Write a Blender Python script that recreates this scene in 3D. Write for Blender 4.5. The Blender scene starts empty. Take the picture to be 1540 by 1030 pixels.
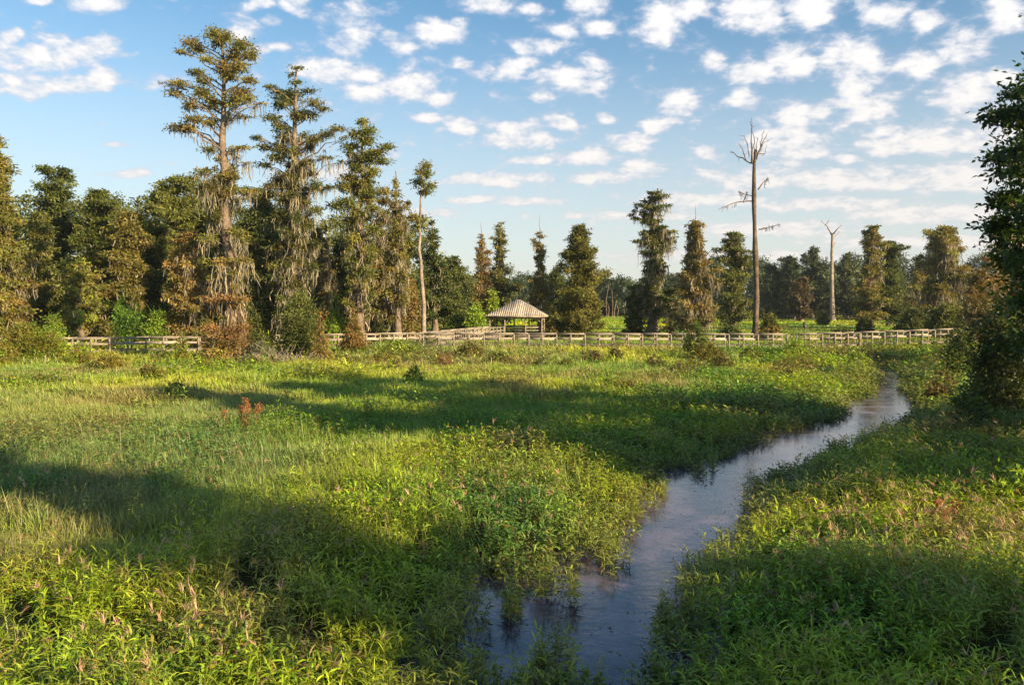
import bpy, math, random
import numpy as np
from mathutils import Vector
PI = math.pi
S = bpy.context.scene
COL = S.collection
rng = np.random.default_rng(7)

# ------------------------------------------------------------------ camera
CAMZ, F = 5.2, 1200.0            # eye height above the water, focal length in photo pixels (1540 wide)
PITCH = math.atan(60.0 / F)
cam = bpy.data.cameras.new('camera'); co = bpy.data.objects.new('camera', cam); COL.objects.link(co)
cam.sensor_width = 36; cam.lens = 36 * F / 1540.0; cam.clip_end = 8000; cam.clip_start = 0.1
co.location = (0, 0, CAMZ); co.rotation_euler = (PI / 2 - PITCH, 0, 0)
S.camera = co
CF = np.array([0, math.cos(PITCH), -math.sin(PITCH)]); CU = np.array([0, math.sin(PITCH), math.cos(PITCH)])

def ray(x, y):
    return CF + (x - 770) / F * np.array([1.0, 0, 0]) - (y - 515) / F * CU
def gp(x, y, z=0.0):                 # photo position -> point on the ground at height z
    d = ray(x, y); t = (z - CAMZ) / d[2]
    return np.array([d[0] * t, d[1] * t, z])
def at(x, y, D):                     # photo position -> point at distance D along +Y
    d = ray(x, y); t = D / d[1]
    return np.array([d[0] * t, D, CAMZ + d[2] * t])
def pxm(D): return D / F

# ------------------------------------------------------------------ small numpy noise
def _h(i, j, s):
    n = (i.astype(np.int64) * 374761393 + j.astype(np.int64) * 668265263 + s * 974634777) & 0xffffffff
    n = ((n ^ (n >> 13)) * 1274126177) & 0xffffffff
    return ((n ^ (n >> 16)) & 0xffff) / 65535.0
def vnoise(x, y, sc, seed=0):
    x = np.asarray(x, float) / sc; y = np.asarray(y, float) / sc
    i = np.floor(x); j = np.floor(y); fx = x - i; fy = y - j
    fx = fx * fx * (3 - 2 * fx); fy = fy * fy * (3 - 2 * fy)
    a = _h(i, j, seed); b = _h(i + 1, j, seed); c = _h(i, j + 1, seed); d = _h(i + 1, j + 1, seed)
    return (a * (1 - fx) + b * fx) * (1 - fy) + (c * (1 - fx) + d * fx) * fy
def fnoise(x, y, sc, seed=0):
    return vnoise(x, y, sc, seed) * .55 + vnoise(x, y, sc * .45, seed + 1) * .3 + vnoise(x, y, sc * .2, seed + 2) * .15
def sstep(a, b, v):
    t = np.clip((v - a) / (b - a), 0, 1); return t * t * (3 - 2 * t)

# ------------------------------------------------------------------ mesh builder
class MB:
    def __init__(s): s.V = []; s.n = 0; s.Q = []; s.T = []; s.cq = []; s.ct = []
    def add(s, V, Q=None, T=None, col=None, colt=None):
        V = np.asarray(V, float).reshape(-1, 3)
        if Q is not None and len(Q):
            Q = np.asarray(Q, int); s.Q.append(Q + s.n)
            s.cq.append(np.broadcast_to((.5, .5, .5) if col is None else col, (len(Q), 3)))
        if T is not None and len(T):
            T = np.asarray(T, int); s.T.append(T + s.n)
            s.ct.append(np.broadcast_to((.5, .5, .5) if colt is None and col is None else (colt if colt is not None else col), (len(T), 3)))
        s.V.append(V); s.n += len(V)
    def mesh(s, name, mat, smooth=False, usecol=True):
        m = bpy.data.meshes.new(name)
        V = np.concatenate(s.V) if s.V else np.zeros((0, 3))
        Q = np.concatenate(s.Q) if s.Q else np.zeros((0, 4), int)
        T = np.concatenate(s.T) if s.T else np.zeros((0, 3), int)
        m.vertices.add(len(V)); m.vertices.foreach_set('co', V.astype(np.float32).ravel())
        m.loops.add(len(Q) * 4 + len(T) * 3); m.polygons.add(len(Q) + len(T))
        m.loops.foreach_set('vertex_index', np.concatenate([Q.ravel(), T.ravel()]).astype(np.int32))
        st = np.concatenate([np.arange(len(Q)) * 4, len(Q) * 4 + np.arange(len(T)) * 3]).astype(np.int32)
        m.polygons.foreach_set('loop_start', st)
        m.update(calc_edges=True)
        if usecol:
            c = np.concatenate([x for x in s.cq + s.ct]) if (s.cq or s.ct) else np.zeros((0, 3))
            a = m.attributes.new('col', 'FLOAT_COLOR', 'FACE')
            a.data.foreach_set('color', np.concatenate([c, np.ones((len(c), 1))], 1).astype(np.float32).ravel())
        if smooth: m.polygons.foreach_set('use_smooth', np.ones(len(m.polygons), bool))
        m.materials.append(mat)
        return m
    def obj(s, name, mat, parent=None, smooth=False, usecol=True):
        o = bpy.data.objects.new(name, s.mesh(name, mat, smooth, usecol)); COL.objects.link(o)
        if parent: o.parent = parent
        return o

def tag(o, label=None, cat=None, group=None, kind=None):
    if label: o['label'] = label
    if cat: o['category'] = cat
    if group: o['group'] = group
    if kind: o['kind'] = kind
    return o
def empty(name, loc, label, cat, group=None):
    o = bpy.data.objects.new(name, None); COL.objects.link(o); o.location = tuple(loc)
    o.empty_display_size = .2
    return tag(o, label, cat, group)

def tube(mb, P, R, k=7, col=(.5, .5, .5), cap=True, flute=0):
    P = np.asarray(P, float); R = np.asarray(R, float); n = len(P)
    T = np.gradient(P, axis=0); T /= np.linalg.norm(T, axis=1)[:, None] + 1e-9
    ref = np.array([0.0, 0, 1]) if abs(T[:, 2]).mean() < .8 else np.array([0.0, 1, 0])
    A = np.cross(T, ref); A /= np.linalg.norm(A, axis=1)[:, None] + 1e-9
    B = np.cross(T, A)
    a = np.arange(k) * 2 * PI / k
    rr = R[:, None] * np.ones(k)[None]
    if flute:
        w = np.clip(R / R.min() - 1, 0, 3)[:, None] * flute
        rr = rr * (1 + w * np.cos(a * 5 + .7)[None] * .5)
    V = P[:, None] + rr[..., None] * (A[:, None] * np.cos(a)[None, :, None] + B[:, None] * np.sin(a)[None, :, None])
    V = V.reshape(-1, 3)
    i = np.arange(n - 1)[:, None] * k; j = np.arange(k)[None]
    Q = np.stack([i + j, i + (j + 1) % k, i + k + (j + 1) % k, i + k + j], -1).reshape(-1, 4)
    T_ = None
    if cap:
        V = np.concatenate([V, P[-1:] + T[-1:] * R[-1]])
        e = (n - 1) * k
        T_ = np.array([[e + q, e + (q + 1) % k, n * k] for q in range(k)])
    mb.add(V, Q, T_, col)

def box(mb, c, half, rz=0.0, col=(.5, .5, .5), M=None):
    sx, sy, sz = half
    V = np.array([[x, y, z] for x in (-sx, sx) for y in (-sy, sy) for z in (-sz, sz)], float)
    cz, sn = math.cos(rz), math.sin(rz)
    V = np.stack([V[:, 0] * cz - V[:, 1] * sn, V[:, 0] * sn + V[:, 1] * cz, V[:, 2]], 1)
    mb.add(V + np.asarray(c, float), [[0, 1, 3, 2], [4, 6, 7, 5], [0, 4, 5, 1], [2, 3, 7, 6], [0, 2, 6, 4], [1, 5, 7, 3]], None, col)
def beam(mb, a, b, w, h, col=(.5, .5, .5)):    # board from a to b, w across, h high
    a = np.asarray(a, float); b = np.asarray(b, float); d = b - a; d /= np.linalg.norm(d)
    s = np.cross(d, [0, 0, 1.0]); s /= np.linalg.norm(s) + 1e-9; u = np.cross(s, d)
    V = [p + s * x * w / 2 + u * z * h / 2 for p in (a, b) for x in (-1, 1) for z in (-1, 1)]
    mb.add(V, [[0, 1, 3, 2], [4, 6, 7, 5], [0, 4, 5, 1], [2, 3, 7, 6], [0, 2, 6, 4], [1, 5, 7, 3]], None, col)

# ------------------------------------------------------------------ materials
def mat(name):
    m = bpy.data.materials.new(name); m.use_nodes = True
    nt = m.node_tree; nt.nodes.clear()
    return m, nt, nt.nodes.new, nt.links.new
def leafmat(name, trans=.4, rough=.5, spec=.25, tscale=(1.15, 1.1, .6), rnd=.12):
    m, nt, N, L = mat(name)
    at_ = N('ShaderNodeAttribute'); at_.attribute_name = 'col'
    oi = N('ShaderNodeObjectInfo')
    hs = N('ShaderNodeHueSaturation'); L(at_.outputs['Color'], hs.inputs['Color'])
    mr = N('ShaderNodeMapRange'); L(oi.outputs['Random'], mr.inputs[0]); mr.inputs[3].default_value = 1 - rnd * 1.5; mr.inputs[4].default_value = 1 + rnd * 1.5
    L(mr.outputs[0], hs.inputs['Value'])
    mh = N('ShaderNodeMapRange'); L(oi.outputs['Random'], mh.inputs[0]); mh.inputs[3].default_value = .5 + rnd * .12; mh.inputs[4].default_value = .5 - rnd * .12
    L(mh.outputs[0], hs.inputs['Hue'])
    p = N('ShaderNodeBsdfPrincipled'); p.inputs['Roughness'].default_value = rough; p.inputs['Specular IOR Level'].default_value = spec
    L(hs.outputs[0], p.inputs['Base Color'])
    tr = N('ShaderNodeBsdfTranslucent')
    mu = N('ShaderNodeMix'); mu.data_type = 'RGBA'; mu.blend_type = 'MULTIPLY'; mu.inputs[0].default_value = 1
    L(hs.outputs[0], mu.inputs[6]); mu.inputs[7].default_value = (*tscale, 1); L(mu.outputs[2], tr.inputs['Color'])
    mx = N('ShaderNodeMixShader'); mx.inputs[0].default_value = trans
    L(p.outputs[0], mx.inputs[1]); L(tr.outputs[0], mx.inputs[2])
    o = N('ShaderNodeOutputMaterial'); L(mx.outputs[0], o.inputs['Surface'])
    return m
def barkmat(name, c1, c2, sc=3.0, stretch=8.0, bump=.6, rough=.9):
    m, nt, N, L = mat(name)
    tc = N('ShaderNodeTexCoord'); mp = N('ShaderNodeMapping'); mp.inputs['Scale'].default_value = (stretch, stretch, 1)
    L(tc.outputs['Object'], mp.inputs['Vector'])
    n = N('ShaderNodeTexNoise'); n.inputs['Scale'].default_value = sc; n.inputs['Detail'].default_value = 6; L(mp.outputs[0], n.inputs['Vector'])
    n2 = N('ShaderNodeTexNoise'); n2.inputs['Scale'].default_value = .6; n2.inputs['Detail'].default_value = 3; L(tc.outputs['Object'], n2.inputs['Vector'])
    ad = N('ShaderNodeMath'); ad.operation = 'MULTIPLY_ADD'; L(n2.outputs[0], ad.inputs[0]); ad.inputs[1].default_value = .5; L(n.outputs[0], ad.inputs[2])
    r = N('ShaderNodeValToRGB'); L(ad.outputs[0], r.inputs[0])
    r.color_ramp.elements[0].position = .55; r.color_ramp.elements[0].color = (*c1, 1)
    r.color_ramp.elements[1].position = .95; r.color_ramp.elements[1].color = (*c2, 1)
    b = N('ShaderNodeBump'); b.inputs['Strength'].default_value = bump; b.inputs['Distance'].default_value = .06; L(n.outputs[0], b.inputs['Height'])
    n3 = N('ShaderNodeTexNoise'); n3.inputs['Scale'].default_value = 1.3; n3.inputs['Detail'].default_value = 5; L(tc.outputs['Object'], n3.inputs['Vector'])
    m3 = N('ShaderNodeMapRange'); L(n3.outputs[0], m3.inputs[0]); m3.inputs[1].default_value = .35; m3.inputs[2].default_value = .65; m3.inputs[3].default_value = .6; m3.inputs[4].default_value = 1.25
    v3 = N('ShaderNodeVectorMath'); v3.operation = 'SCALE'; L(r.outputs[0], v3.inputs[0]); L(m3.outputs[0], v3.inputs['Scale'])
    p = N('ShaderNodeBsdfPrincipled'); p.inputs['Roughness'].default_value = rough; p.inputs['Specular IOR Level'].default_value = .2
    L(v3.outputs[0], p.inputs['Base Color']); L(b.outputs[0], p.inputs['Normal'])
    o = N('ShaderNodeOutputMaterial'); L(p.outputs[0], o.inputs['Surface'])
    return m
M_leaf = leafmat('weed_leaf', .34, rough=.42, spec=.35)
M_crown = leafmat('tree_foliage', .3, rnd=.2)
M_broad = leafmat('broad_leaf', .35, rough=.4, spec=.4)
M_moss = leafmat('hanging_moss', .3, rough=.9, spec=.05, tscale=(1, .9, .8), rnd=.1)
M_bark = barkmat('cypress_bark', (.08, .055, .038), (.36, .27, .19))
M_dead = barkmat('dead_wood', (.06, .042, .03), (.21, .155, .11))
M_pale = barkmat('pale_bark', (.16, .12, .09), (.42, .34, .27))
M_wood = barkmat('weathered_wood', (.16, .125, .09), (.40, .33, .25), sc=4, stretch=1.0, bump=.2)
M_darkwood = barkmat('dark_wood', (.07, .055, .045), (.2, .165, .13), sc=4, stretch=1.0, bump=.2)

def roofmat():
    m, nt, N, L = mat('roof_boards')
    at_ = N('ShaderNodeAttribute'); at_.attribute_name = 'col'
    tc = N('ShaderNodeTexCoord'); n = N('ShaderNodeTexNoise'); n.inputs['Scale'].default_value = 1.6; n.inputs['Detail'].default_value = 5
    L(tc.outputs['Object'], n.inputs['Vector'])
    mr = N('ShaderNodeMapRange'); L(n.outputs[0], mr.inputs[0]); mr.inputs[1].default_value = .3; mr.inputs[2].default_value = .7; mr.inputs[3].default_value = .72; mr.inputs[4].default_value = 1.15
    mu = N('ShaderNodeVectorMath'); mu.operation = 'SCALE'; L(at_.outputs['Color'], mu.inputs[0]); L(mr.outputs[0], mu.inputs['Scale'])
    p = N('ShaderNodeBsdfPrincipled'); p.inputs['Roughness'].default_value = .8; L(mu.outputs[0], p.inputs['Base Color'])
    o = N('ShaderNodeOutputMaterial'); L(p.outputs[0], o.inputs['Surface'])
    return m
M_roof = roofmat(); M_board = M_roof
WB = np.array([.33, .275, .205])
def wood_tone(a=.16): return WB * max(.45, 1 + rng.normal() * a) * (1 + rng.normal(size=3) * .02)

def groundmat():
    m, nt, N, L = mat('marsh_soil')
    tc = N('ShaderNodeTexCoord')
    n = N('ShaderNodeTexNoise'); n.inputs['Scale'].default_value = .12; n.inputs['Detail'].default_value = 8; L(tc.outputs['Object'], n.inputs['Vector'])
    n2 = N('ShaderNodeTexNoise'); n2.inputs['Scale'].default_value = 2.2; n2.inputs['Detail'].default_value = 8; n2.inputs['Roughness'].default_value = .7; L(tc.outputs['Object'], n2.inputs['Vector'])
    r = N('ShaderNodeValToRGB'); L(n2.outputs[0], r.inputs[0])
    e = r.color_ramp.elements; e[0].position = .35; e[0].color = (.02, .018, .01, 1); e[1].position = .65; e[1].color = (.05, .06, .018, 1)
    r2 = N('ShaderNodeValToRGB'); L(n.outputs[0], r2.inputs[0])
    e = r2.color_ramp.elements; e[0].position = .35; e[0].color = (.13, .20, .03, 1); e[1].position = .65; e[1].color = (.22, .24, .06, 1)
    # far meadow is short bright turf, near marsh floor is wet soil
    sp = N('ShaderNodeSeparateXYZ'); L(tc.outputs['Object'], sp.inputs[0])
    mr = N('ShaderNodeMapRange'); L(sp.outputs[1], mr.inputs[0]); mr.inputs[1].default_value = 30; mr.inputs[2].default_value = 95
    mx = N('ShaderNodeMix'); mx.data_type = 'RGBA'; L(mr.outputs[0], mx.inputs[0]); L(r.outputs[0], mx.inputs[6]); L(r2.outputs[0], mx.inputs[7])
    b = N('ShaderNodeBump'); b.inputs['Strength'].default_value = .7; b.inputs['Distance'].default_value = .1; L(n2.outputs[0], b.inputs['Height'])
    p = N('ShaderNodeBsdfPrincipled'); p.inputs['Roughness'].default_value = .9; p.inputs['Specular IOR Level'].default_value = .15
    L(mx.outputs[2], p.inputs['Base Color']); L(b.outputs[0], p.inputs['Normal'])
    o = N('ShaderNodeOutputMaterial'); L(p.outputs[0], o.inputs['Surface'])
    return m
def watermat():
    m, nt, N, L = mat('creek_water')
    tc = N('ShaderNodeTexCoord')
    mp = N('ShaderNodeMapping'); mp.inputs['Rotation'].default_value = (0, 0, .6); mp.inputs['Scale'].default_value = (1, 1.6, 1); L(tc.outputs['Object'], mp.inputs['Vector'])
    n = N('ShaderNodeTexNoise'); n.inputs['Scale'].default_value = 3.2; n.inputs['Detail'].default_value = 5; n.inputs['Roughness'].default_value = .62; n.inputs['Distortion'].default_value = .7; L(mp.outputs[0], n.inputs['Vector'])
    b = N('ShaderNodeBump'); b.inputs['Strength'].default_value = .09; b.inputs['Distance'].default_value = .05; L(n.outputs[0], b.inputs['Height'])
    n2 = N('ShaderNodeTexNoise'); n2.inputs['Scale'].default_value = .7; n2.inputs['Detail'].default_value = 6; n2.inputs['Roughness'].default_value = .6; L(tc.outputs['Object'], n2.inputs['Vector'])
    r = N('ShaderNodeValToRGB'); L(n2.outputs[0], r.inputs[0])
    e = r.color_ramp.elements; e[0].position = .42; e[0].color = (.03, .022, .032, 1); e[1].position = .62; e[1].color = (.13, .095, .12, 1)
    rr = N('ShaderNodeMapRange'); L(n2.outputs[0], rr.inputs[0]); rr.inputs[1].default_value = .4; rr.inputs[2].default_value = .7; rr.inputs[3].default_value = .05; rr.inputs[4].default_value = .22
    p = N('ShaderNodeBsdfPrincipled'); L(r.outputs[0], p.inputs['Base Color']); L(rr.outputs[0], p.inputs['Roughness']); p.inputs['IOR'].default_value = 1.45
    p.inputs['Specular IOR Level'].default_value = .85
    L(b.outputs[0], p.inputs['Normal'])
    o = N('ShaderNodeOutputMaterial'); L(p.outputs[0], o.inputs['Surface'])
    return m

# ------------------------------------------------------------------ creek outline and terrain
left_px = [(1250, 538), (1296, 545), (1318, 552), (1330, 568), (1318, 590), (1288, 600), (1272, 622), (1235, 634), (1196, 643), (1130, 664), (1108, 682), (1064, 688), (1058, 710),
           (1003, 702), (1004, 730), (985, 757), (945, 786), (938, 806), (938, 836), (912, 850), (880, 842), (838, 838), (828, 862), (780, 872), (742, 858), (722, 872), (728, 900), (694, 930), (680, 965), (668, 1030), (615, 1180), (500, 1700)]
right_px = [(1270, 538), (1320, 544), (1350, 552), (1353, 575), (1375, 605), (1350, 625), (1295, 648), (1238, 664), (1178, 690), (1128, 712), (1122, 750), (1072, 796),
            (1035, 824), (1010, 860), (988, 896), (962, 945), (936, 1000), (924, 1050), (905, 1180), (800, 1700)]
LB = [gp(x, y, .2)[:2] for x, y in left_px]
RB = [gp(x, y, .42)[:2] for x, y in right_px]
POLY = np.array(LB + RB[::-1])
def chan(x, y):
    """signed distance to the creek outline, negative in the water"""
    x = np.asarray(x, float); y = np.asarray(y, float); shp = x.shape
    x = x.ravel(); y = y.ravel(); d2 = np.full(x.shape, 1e9); ins = np.zeros(x.shape, bool)
    A = POLY; B = np.roll(POLY, -1, 0)
    for (ax, ay), (bx, by) in zip(A, B):
        ex, ey = bx - ax, by - ay
        t = np.clip(((x - ax) * ex + (y - ay) * ey) / (ex * ex + ey * ey + 1e-9), 0, 1)
        d2 = np.minimum(d2, (x - ax - t * ex) ** 2 + (y - ay - t * ey) ** 2)
        c = (ay > y) != (by > y)
        with np.errstate(divide='ignore', invalid='ignore'):
            ins ^= c & (x < (bx - ax) * (y - ay) / (by - ay + 1e-12) + ax)
    d = np.sqrt(d2); d[ins] *= -1
    return d.reshape(shp)
def chan_w(x, y):                    # ragged bank
    return chan(x, y) + (fnoise(x, y, 1.3, 31) - .5) * .7
def ground_z(x, y):
    d = chan_w(x, y)
    z = -.04 + .3 * sstep(.25, 3.5, d) + (fnoise(x, y, 9, 5) - .5) * .25 * sstep(0, 4, d) - .5 * sstep(.5, -.5, d)
    r = np.hypot(x, y)
    return z * sstep(400, 150, r) + .2 * sstep(150, 400, r)
def build_ground():
    th = np.concatenate([np.linspace(-40, 40, 560), np.linspace(40, 320, 70)[1:-1]]) * PI / 180
    rad = np.concatenate([[.6, 2, 4], np.geomspace(6, 130, 300), np.geomspace(130, 4000, 40)[1:]])
    TH, R = np.meshgrid(th, rad, indexing='xy')
    X = R * np.sin(TH); Y = R * np.cos(TH); Z = ground_z(X, Y)
    nr, na = X.shape
    V = np.stack([X, Y, Z], -1).reshape(-1, 3)
    i = np.arange(nr - 1)[:, None] * na; j = np.arange(na)[None]; j2 = (j + 1) % na
    Q = np.stack([i + j, i + na + j, i + na + j2, i + j2], -1).reshape(-1, 4)
    V = np.concatenate([V, [[0, 0, float(Z[0].mean())]]]); c = nr * na
    T = np.stack([np.arange(na), (np.arange(na) + 1) % na, np.full(na, c)], 1)
    mb = MB(); mb.add(V, Q, T); o = mb.obj('ground', groundmat(), None, True, False); tag(o, kind='structure')
build_ground()
def flotsam():
    n = 26000; x = rng.uniform(-6, 24, n); y = rng.uniform(8, 50, n); d = chan_w(x, y)
    k = (d < .25) & (rng.random(n) < np.exp(d.clip(-3, 0) * 1.6) + .02) & (y < 26) & (vnoise(x, y, 1.1, 71) > .42); x, y = x[k], y[k]; n = len(x)
    a = rng.uniform(0, 2 * PI, n); r = rng.uniform(.015, .045, n); c, s_ = np.cos(a), np.sin(a); z = rng.uniform(.004, .012, n)
    P = np.stack([x, y, z], 1); U = np.stack([c, s_, 0 * c], 1) * r[:, None]; W_ = np.stack([-s_, c, 0 * c], 1) * r[:, None] * .5
    V = np.stack([P - U, P - W_, P + U, P + W_], 1).reshape(-1, 3); cols = np.array([(.16, .19, .05), (.24, .18, .09), (.10, .14, .03), (.30, .26, .15)])
    q = MB(); q.add(V, np.arange(n * 4).reshape(-1, 4), None, cols[rng.integers(0, 4, n)]); tag(q.obj('floating_leaves', M_leaf), kind='stuff', label='scattered leaf bits floating along the creek margins')
flotsam()
mb = MB(); mb.add([[-12, 3, 0], [60, 3, 0], [60, 82, 0], [-12, 82, 0]], [[0, 1, 2, 3]]); o = mb.obj('water', watermat(), usecol=False); tag(o, kind='structure')

# ------------------------------------------------------------------ leaves
def dirs(n, zb=0.0, r=None):
    v = (r or rng).normal(size=(n, 3)); v[:, 2] += zb; return v / (np.linalg.norm(v, axis=1)[:, None] + 1e-9)
def kites(mb, P, A, L, W, col, droop=.15):
    """one kite-shaped leaf face per point, axis A"""
    n = len(P); rz = rng.normal(size=(n, 3)); Bv = np.cross(A, rz); Bv /= np.linalg.norm(Bv, axis=1)[:, None] + 1e-9
    L = np.broadcast_to(L, n)[:, None]; W = np.broadcast_to(W, n)[:, None]
    a = P - A * L * .5; m = P - A * L * .05; t = P + A * L * .5; t = t.copy(); t[:, 2] -= droop * L[:, 0]
    V = np.stack([a, m + Bv * W * .5, t, m - Bv * W * .5], 1).reshape(-1, 3)
    mb.add(V, np.arange(n * 4).reshape(-1, 4), None, col)
def mixcol(cols, n, wts=None, jit=.18):
    cols = np.asarray(cols, float); k = rng.choice(len(cols), n, p=wts)
    return cols[k] * (1 + rng.normal(size=(n, 1)) * jit).clip(.5, 1.6)

def arched(mb, P, az, pitch, L, W, droop, col, seg=3, wp=(.35, 1, .75), twist=None):
    """curved blade leaves: seg=3 gives 2 quads and a tip, seg=1 one kite"""
    n = len(P)
    hx, hy = np.cos(az), np.sin(az)
    s = np.array([0, .33, .68, 1.0]) if seg == 3 else np.array([0, .45, 1.0])
    pts = [P]; cur = P
    for a, b in zip(s[:-1], s[1:]):
        th = pitch - droop * (a + b) / 2
        st = ((b - a) * L)[:, None]
        cur = cur + np.stack([hx * np.cos(th), hy * np.cos(th), np.sin(th)], 1) * st; pts.append(cur)
    tw = rng.uniform(-.7, .7, n) if twist is None else twist
    side = np.stack([-hy * np.cos(tw), hx * np.cos(tw), np.sin(tw)], 1) * (W / 2)[:, None]
    if seg == 3:
        V = np.stack([pts[0] + side * wp[0], pts[0] - side * wp[0], pts[1] + side * wp[1], pts[1] - side * wp[1], pts[2] + side * wp[2], pts[2] - side * wp[2], pts[3]], 1).reshape(-1, 3)
        b = np.arange(n)[:, None] * 7
        Q = np.concatenate([b + [0, 1, 3, 2], b + [2, 3, 5, 4]], 0); T = b + [4, 5, 6]
        mb.add(V, Q, T, np.concatenate([col, col]), col)
    else:
        V = np.stack([pts[0], pts[1] + side, pts[2], pts[1] - side], 1).reshape(-1, 3)
        mb.add(V, np.arange(n * 4).reshape(-1, 4), None, col)

# ------------------------------------------------------------------ marsh vegetation
YG = (.42, .45, .022); GR = (.15, .28, .022); DG = (.045, .105, .02); BL = (.16, .215, .075); ST = (.34, .27, .10); RU = (.30, .12, .035); BR = (.15, .10, .045)
def scatter(d0, d1, dens, half=.70):
    A = half * (d1 * d1 - d0 * d0); n = int(A * dens)
    D = np.sqrt(rng.uniform(d0 * d0, d1 * d1, n)); t = rng.uniform(-half, half, n)
    return D * t, D
def leafy_zone(x, y):
    d = chan(x, y); side = x > np.interp(y, [5, 12, 20, 28, 36, 60], [0, 2, 6, 12, 18, 32])
    v = sstep(9, 4, d) * .9 + side * .9 + sstep(13.8, 12.6, y + .15 * (x + 4)) + (fnoise(x, y, 7, 77) - .5) * 1.2 + (_h(np.floor(x * 37), np.floor(y * 37), 5) - .5) * .9
    v += (fnoise(x, y, 3.2, 177) - .5) * 1.1
    return v > .37
def tone(x, y, n, near=False):
    """per-plant colour from broad patches of species, plus a painted sunlit lift farther off"""
    a = fnoise(x, y, 11, 3); b = fnoise(x, y, 5, 13); c = fnoise(x, y, 17, 23)
    a = sstep(.28, .78, a); col = np.array(YG)[None] * a[:, None] + np.array(GR)[None] * (1 - a[:, None])
    g = sstep(.5, .66, c)[:, None] * .65; col = col * (1 - g) + np.array(BL)[None] * g
    s = sstep(.58, .74, b)[:, None] * .7; col = col * (1 - s) + np.array(ST)[None] * .75 * s
    col = col * (1 + np.array([.36, .22, .1])[None] * sstep(20, 42, y)[:, None])  # sunlit brightness and warmth painted into the plants farther away
    return col
def leafy(mb, heads, d0, d1, dens, K, seg, Ls, Ws, hs=1.0, stems=True):
    x, y = scatter(d0, d1, dens); d = chan_w(x, y)
    z = leafy_zone(x, y)
    keep = z & (d > rng.uniform(-.15, .4, len(x)))
    # stragglers standing in the shallows off the left bank
    keep &= (vnoise(x, y, .75, 501) + rng.normal(size=len(x)) * .06 > .2)
    lag = (d > -1.5) & (d <= .3) & (x < 1.2) & (y < 14) & (vnoise(x, y, .55, 91) > .58)
    keep |= lag
    x, y, d = x[keep], y[keep], d[keep]; n = len(x)
    h = (.26 + .62 * fnoise(x, y, 2.4, 41) ** 1.3 + .22 * rng.random(n)) * (.62 + .38 * sstep(0, 2.5, d)) * hs * (.62 + .76 * vnoise(x, y, .8, 301))
    tallk = sstep(.62, .76, vnoise(x, y, 2.6, 311)) * sstep(38, 50, y); h = h * (1 + 1.3 * tallk)
    gz = np.maximum(ground_z(x, y), -.06)
    lean = rng.normal(size=(n, 2)) * .16
    base = np.stack([x, y, gz], 1)
    top = base + np.stack([lean[:, 0] * h * 1.3, lean[:, 1] * h * 1.3, h], 1)
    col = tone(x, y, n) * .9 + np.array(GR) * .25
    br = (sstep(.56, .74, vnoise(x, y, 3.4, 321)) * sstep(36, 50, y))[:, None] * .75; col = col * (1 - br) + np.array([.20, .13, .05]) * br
    sp_ = vnoise(x, y, 1.7, 331) + rng.normal(size=n) * .16; s1 = sp_ > .68; s2 = sp_ < .30        # three kinds of plant in drifts
    Lk = np.where(s1, .62, np.where(s2, 1.15, 1.0)); Wk = np.where(s1, 1.45, np.where(s2, .6, 1.0)); h = h * np.where(s2, 1.25, np.where(s1, .85, 1))
    top = base + np.stack([lean[:, 0] * h * 1.3, lean[:, 1] * h * 1.3, h], 1)
    col[s1] = col[s1] * np.array([.62, .8, .9]); col[s2] = col[s2] * np.array([1.1, 1.02, 1.3])
    dead = rng.random(n) < .035; col[dead] = np.array([.30, .20, .09])
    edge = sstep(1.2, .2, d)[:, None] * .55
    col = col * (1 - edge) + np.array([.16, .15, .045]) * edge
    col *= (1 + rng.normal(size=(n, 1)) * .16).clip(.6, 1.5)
    if stems:
        w = np.full(n, .012 + .0004 * d0)
        arched(mb, base, np.arctan2(lean[:, 1], lean[:, 0]), np.full(n, 1.5) - .15, h * 1.03, w, np.full(n, .15), col * .6 + np.array([.06, .02, .01]), 1)
    f = (np.arange(K)[None] + rng.uniform(0, .9, (n, K))) / K * .8 + .2
    P = base[:, None] * (1 - f[..., None]) + top[:, None] * f[..., None]
    az = rng.uniform(0, 2 * PI, (n, 1)) + np.arange(K)[None] * 2.4 + rng.normal(size=(n, K)) * .3
    L = Ls * rng.uniform(.55, 1.35, (n, K)) * (1.15 - .45 * f) * Lk[:, None]
    pit = .35 + .75 * f ** 2 + rng.normal(size=(n, K)) * .22
    cc = np.repeat(col, K, 0) * (1 + rng.normal(size=(n * K, 1)) * .3).clip(.4, 1.8)
    yel = rng.random(n * K) < .05; cc[yel] = np.array([.36, .26, .05])
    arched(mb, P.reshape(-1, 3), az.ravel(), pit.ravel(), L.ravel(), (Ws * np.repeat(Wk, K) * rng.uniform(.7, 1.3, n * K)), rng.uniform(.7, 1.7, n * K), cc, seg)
    if heads is not None:
        m = fnoise(x, y, 4.0, 61); patch = sstep(4.8, 7.2, x) * sstep(20, 17.5, y) * sstep(12.5, 14.5, y) * .5 + sstep(-1, -5, x) * sstep(16, 13.5, y) * .12
        hm = rng.random(n) < (sstep(.52, .68, m) * .07 + patch * .45) * sstep(40, 20, y + 0 * x) * sstep(.8, 2, d)
        T = top[hm]; k = 10; N_ = len(T)
        if N_:
            P = np.repeat(T, k, 0) + rng.normal(size=(N_ * k, 3)) * .012; a0 = rng.uniform(0, 2 * PI, (N_, 1)) + rng.normal(size=(N_, k)) * .7
            c = mixcol([(.50, .36, .20), (.42, .27, .16), (.55, .44, .24), (.48, .26, .17)], N_ * k)
            arched(heads, P, a0.ravel(), rng.uniform(.7, 1.45, N_ * k), rng.uniform(.06, .2, N_ * k) * (1 + .01 * d0), np.full(N_ * k, .006 + .0004 * d0), rng.uniform(.3, 1.6, N_ * k), c, 3, wp=(.6, 1, .8))
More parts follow.
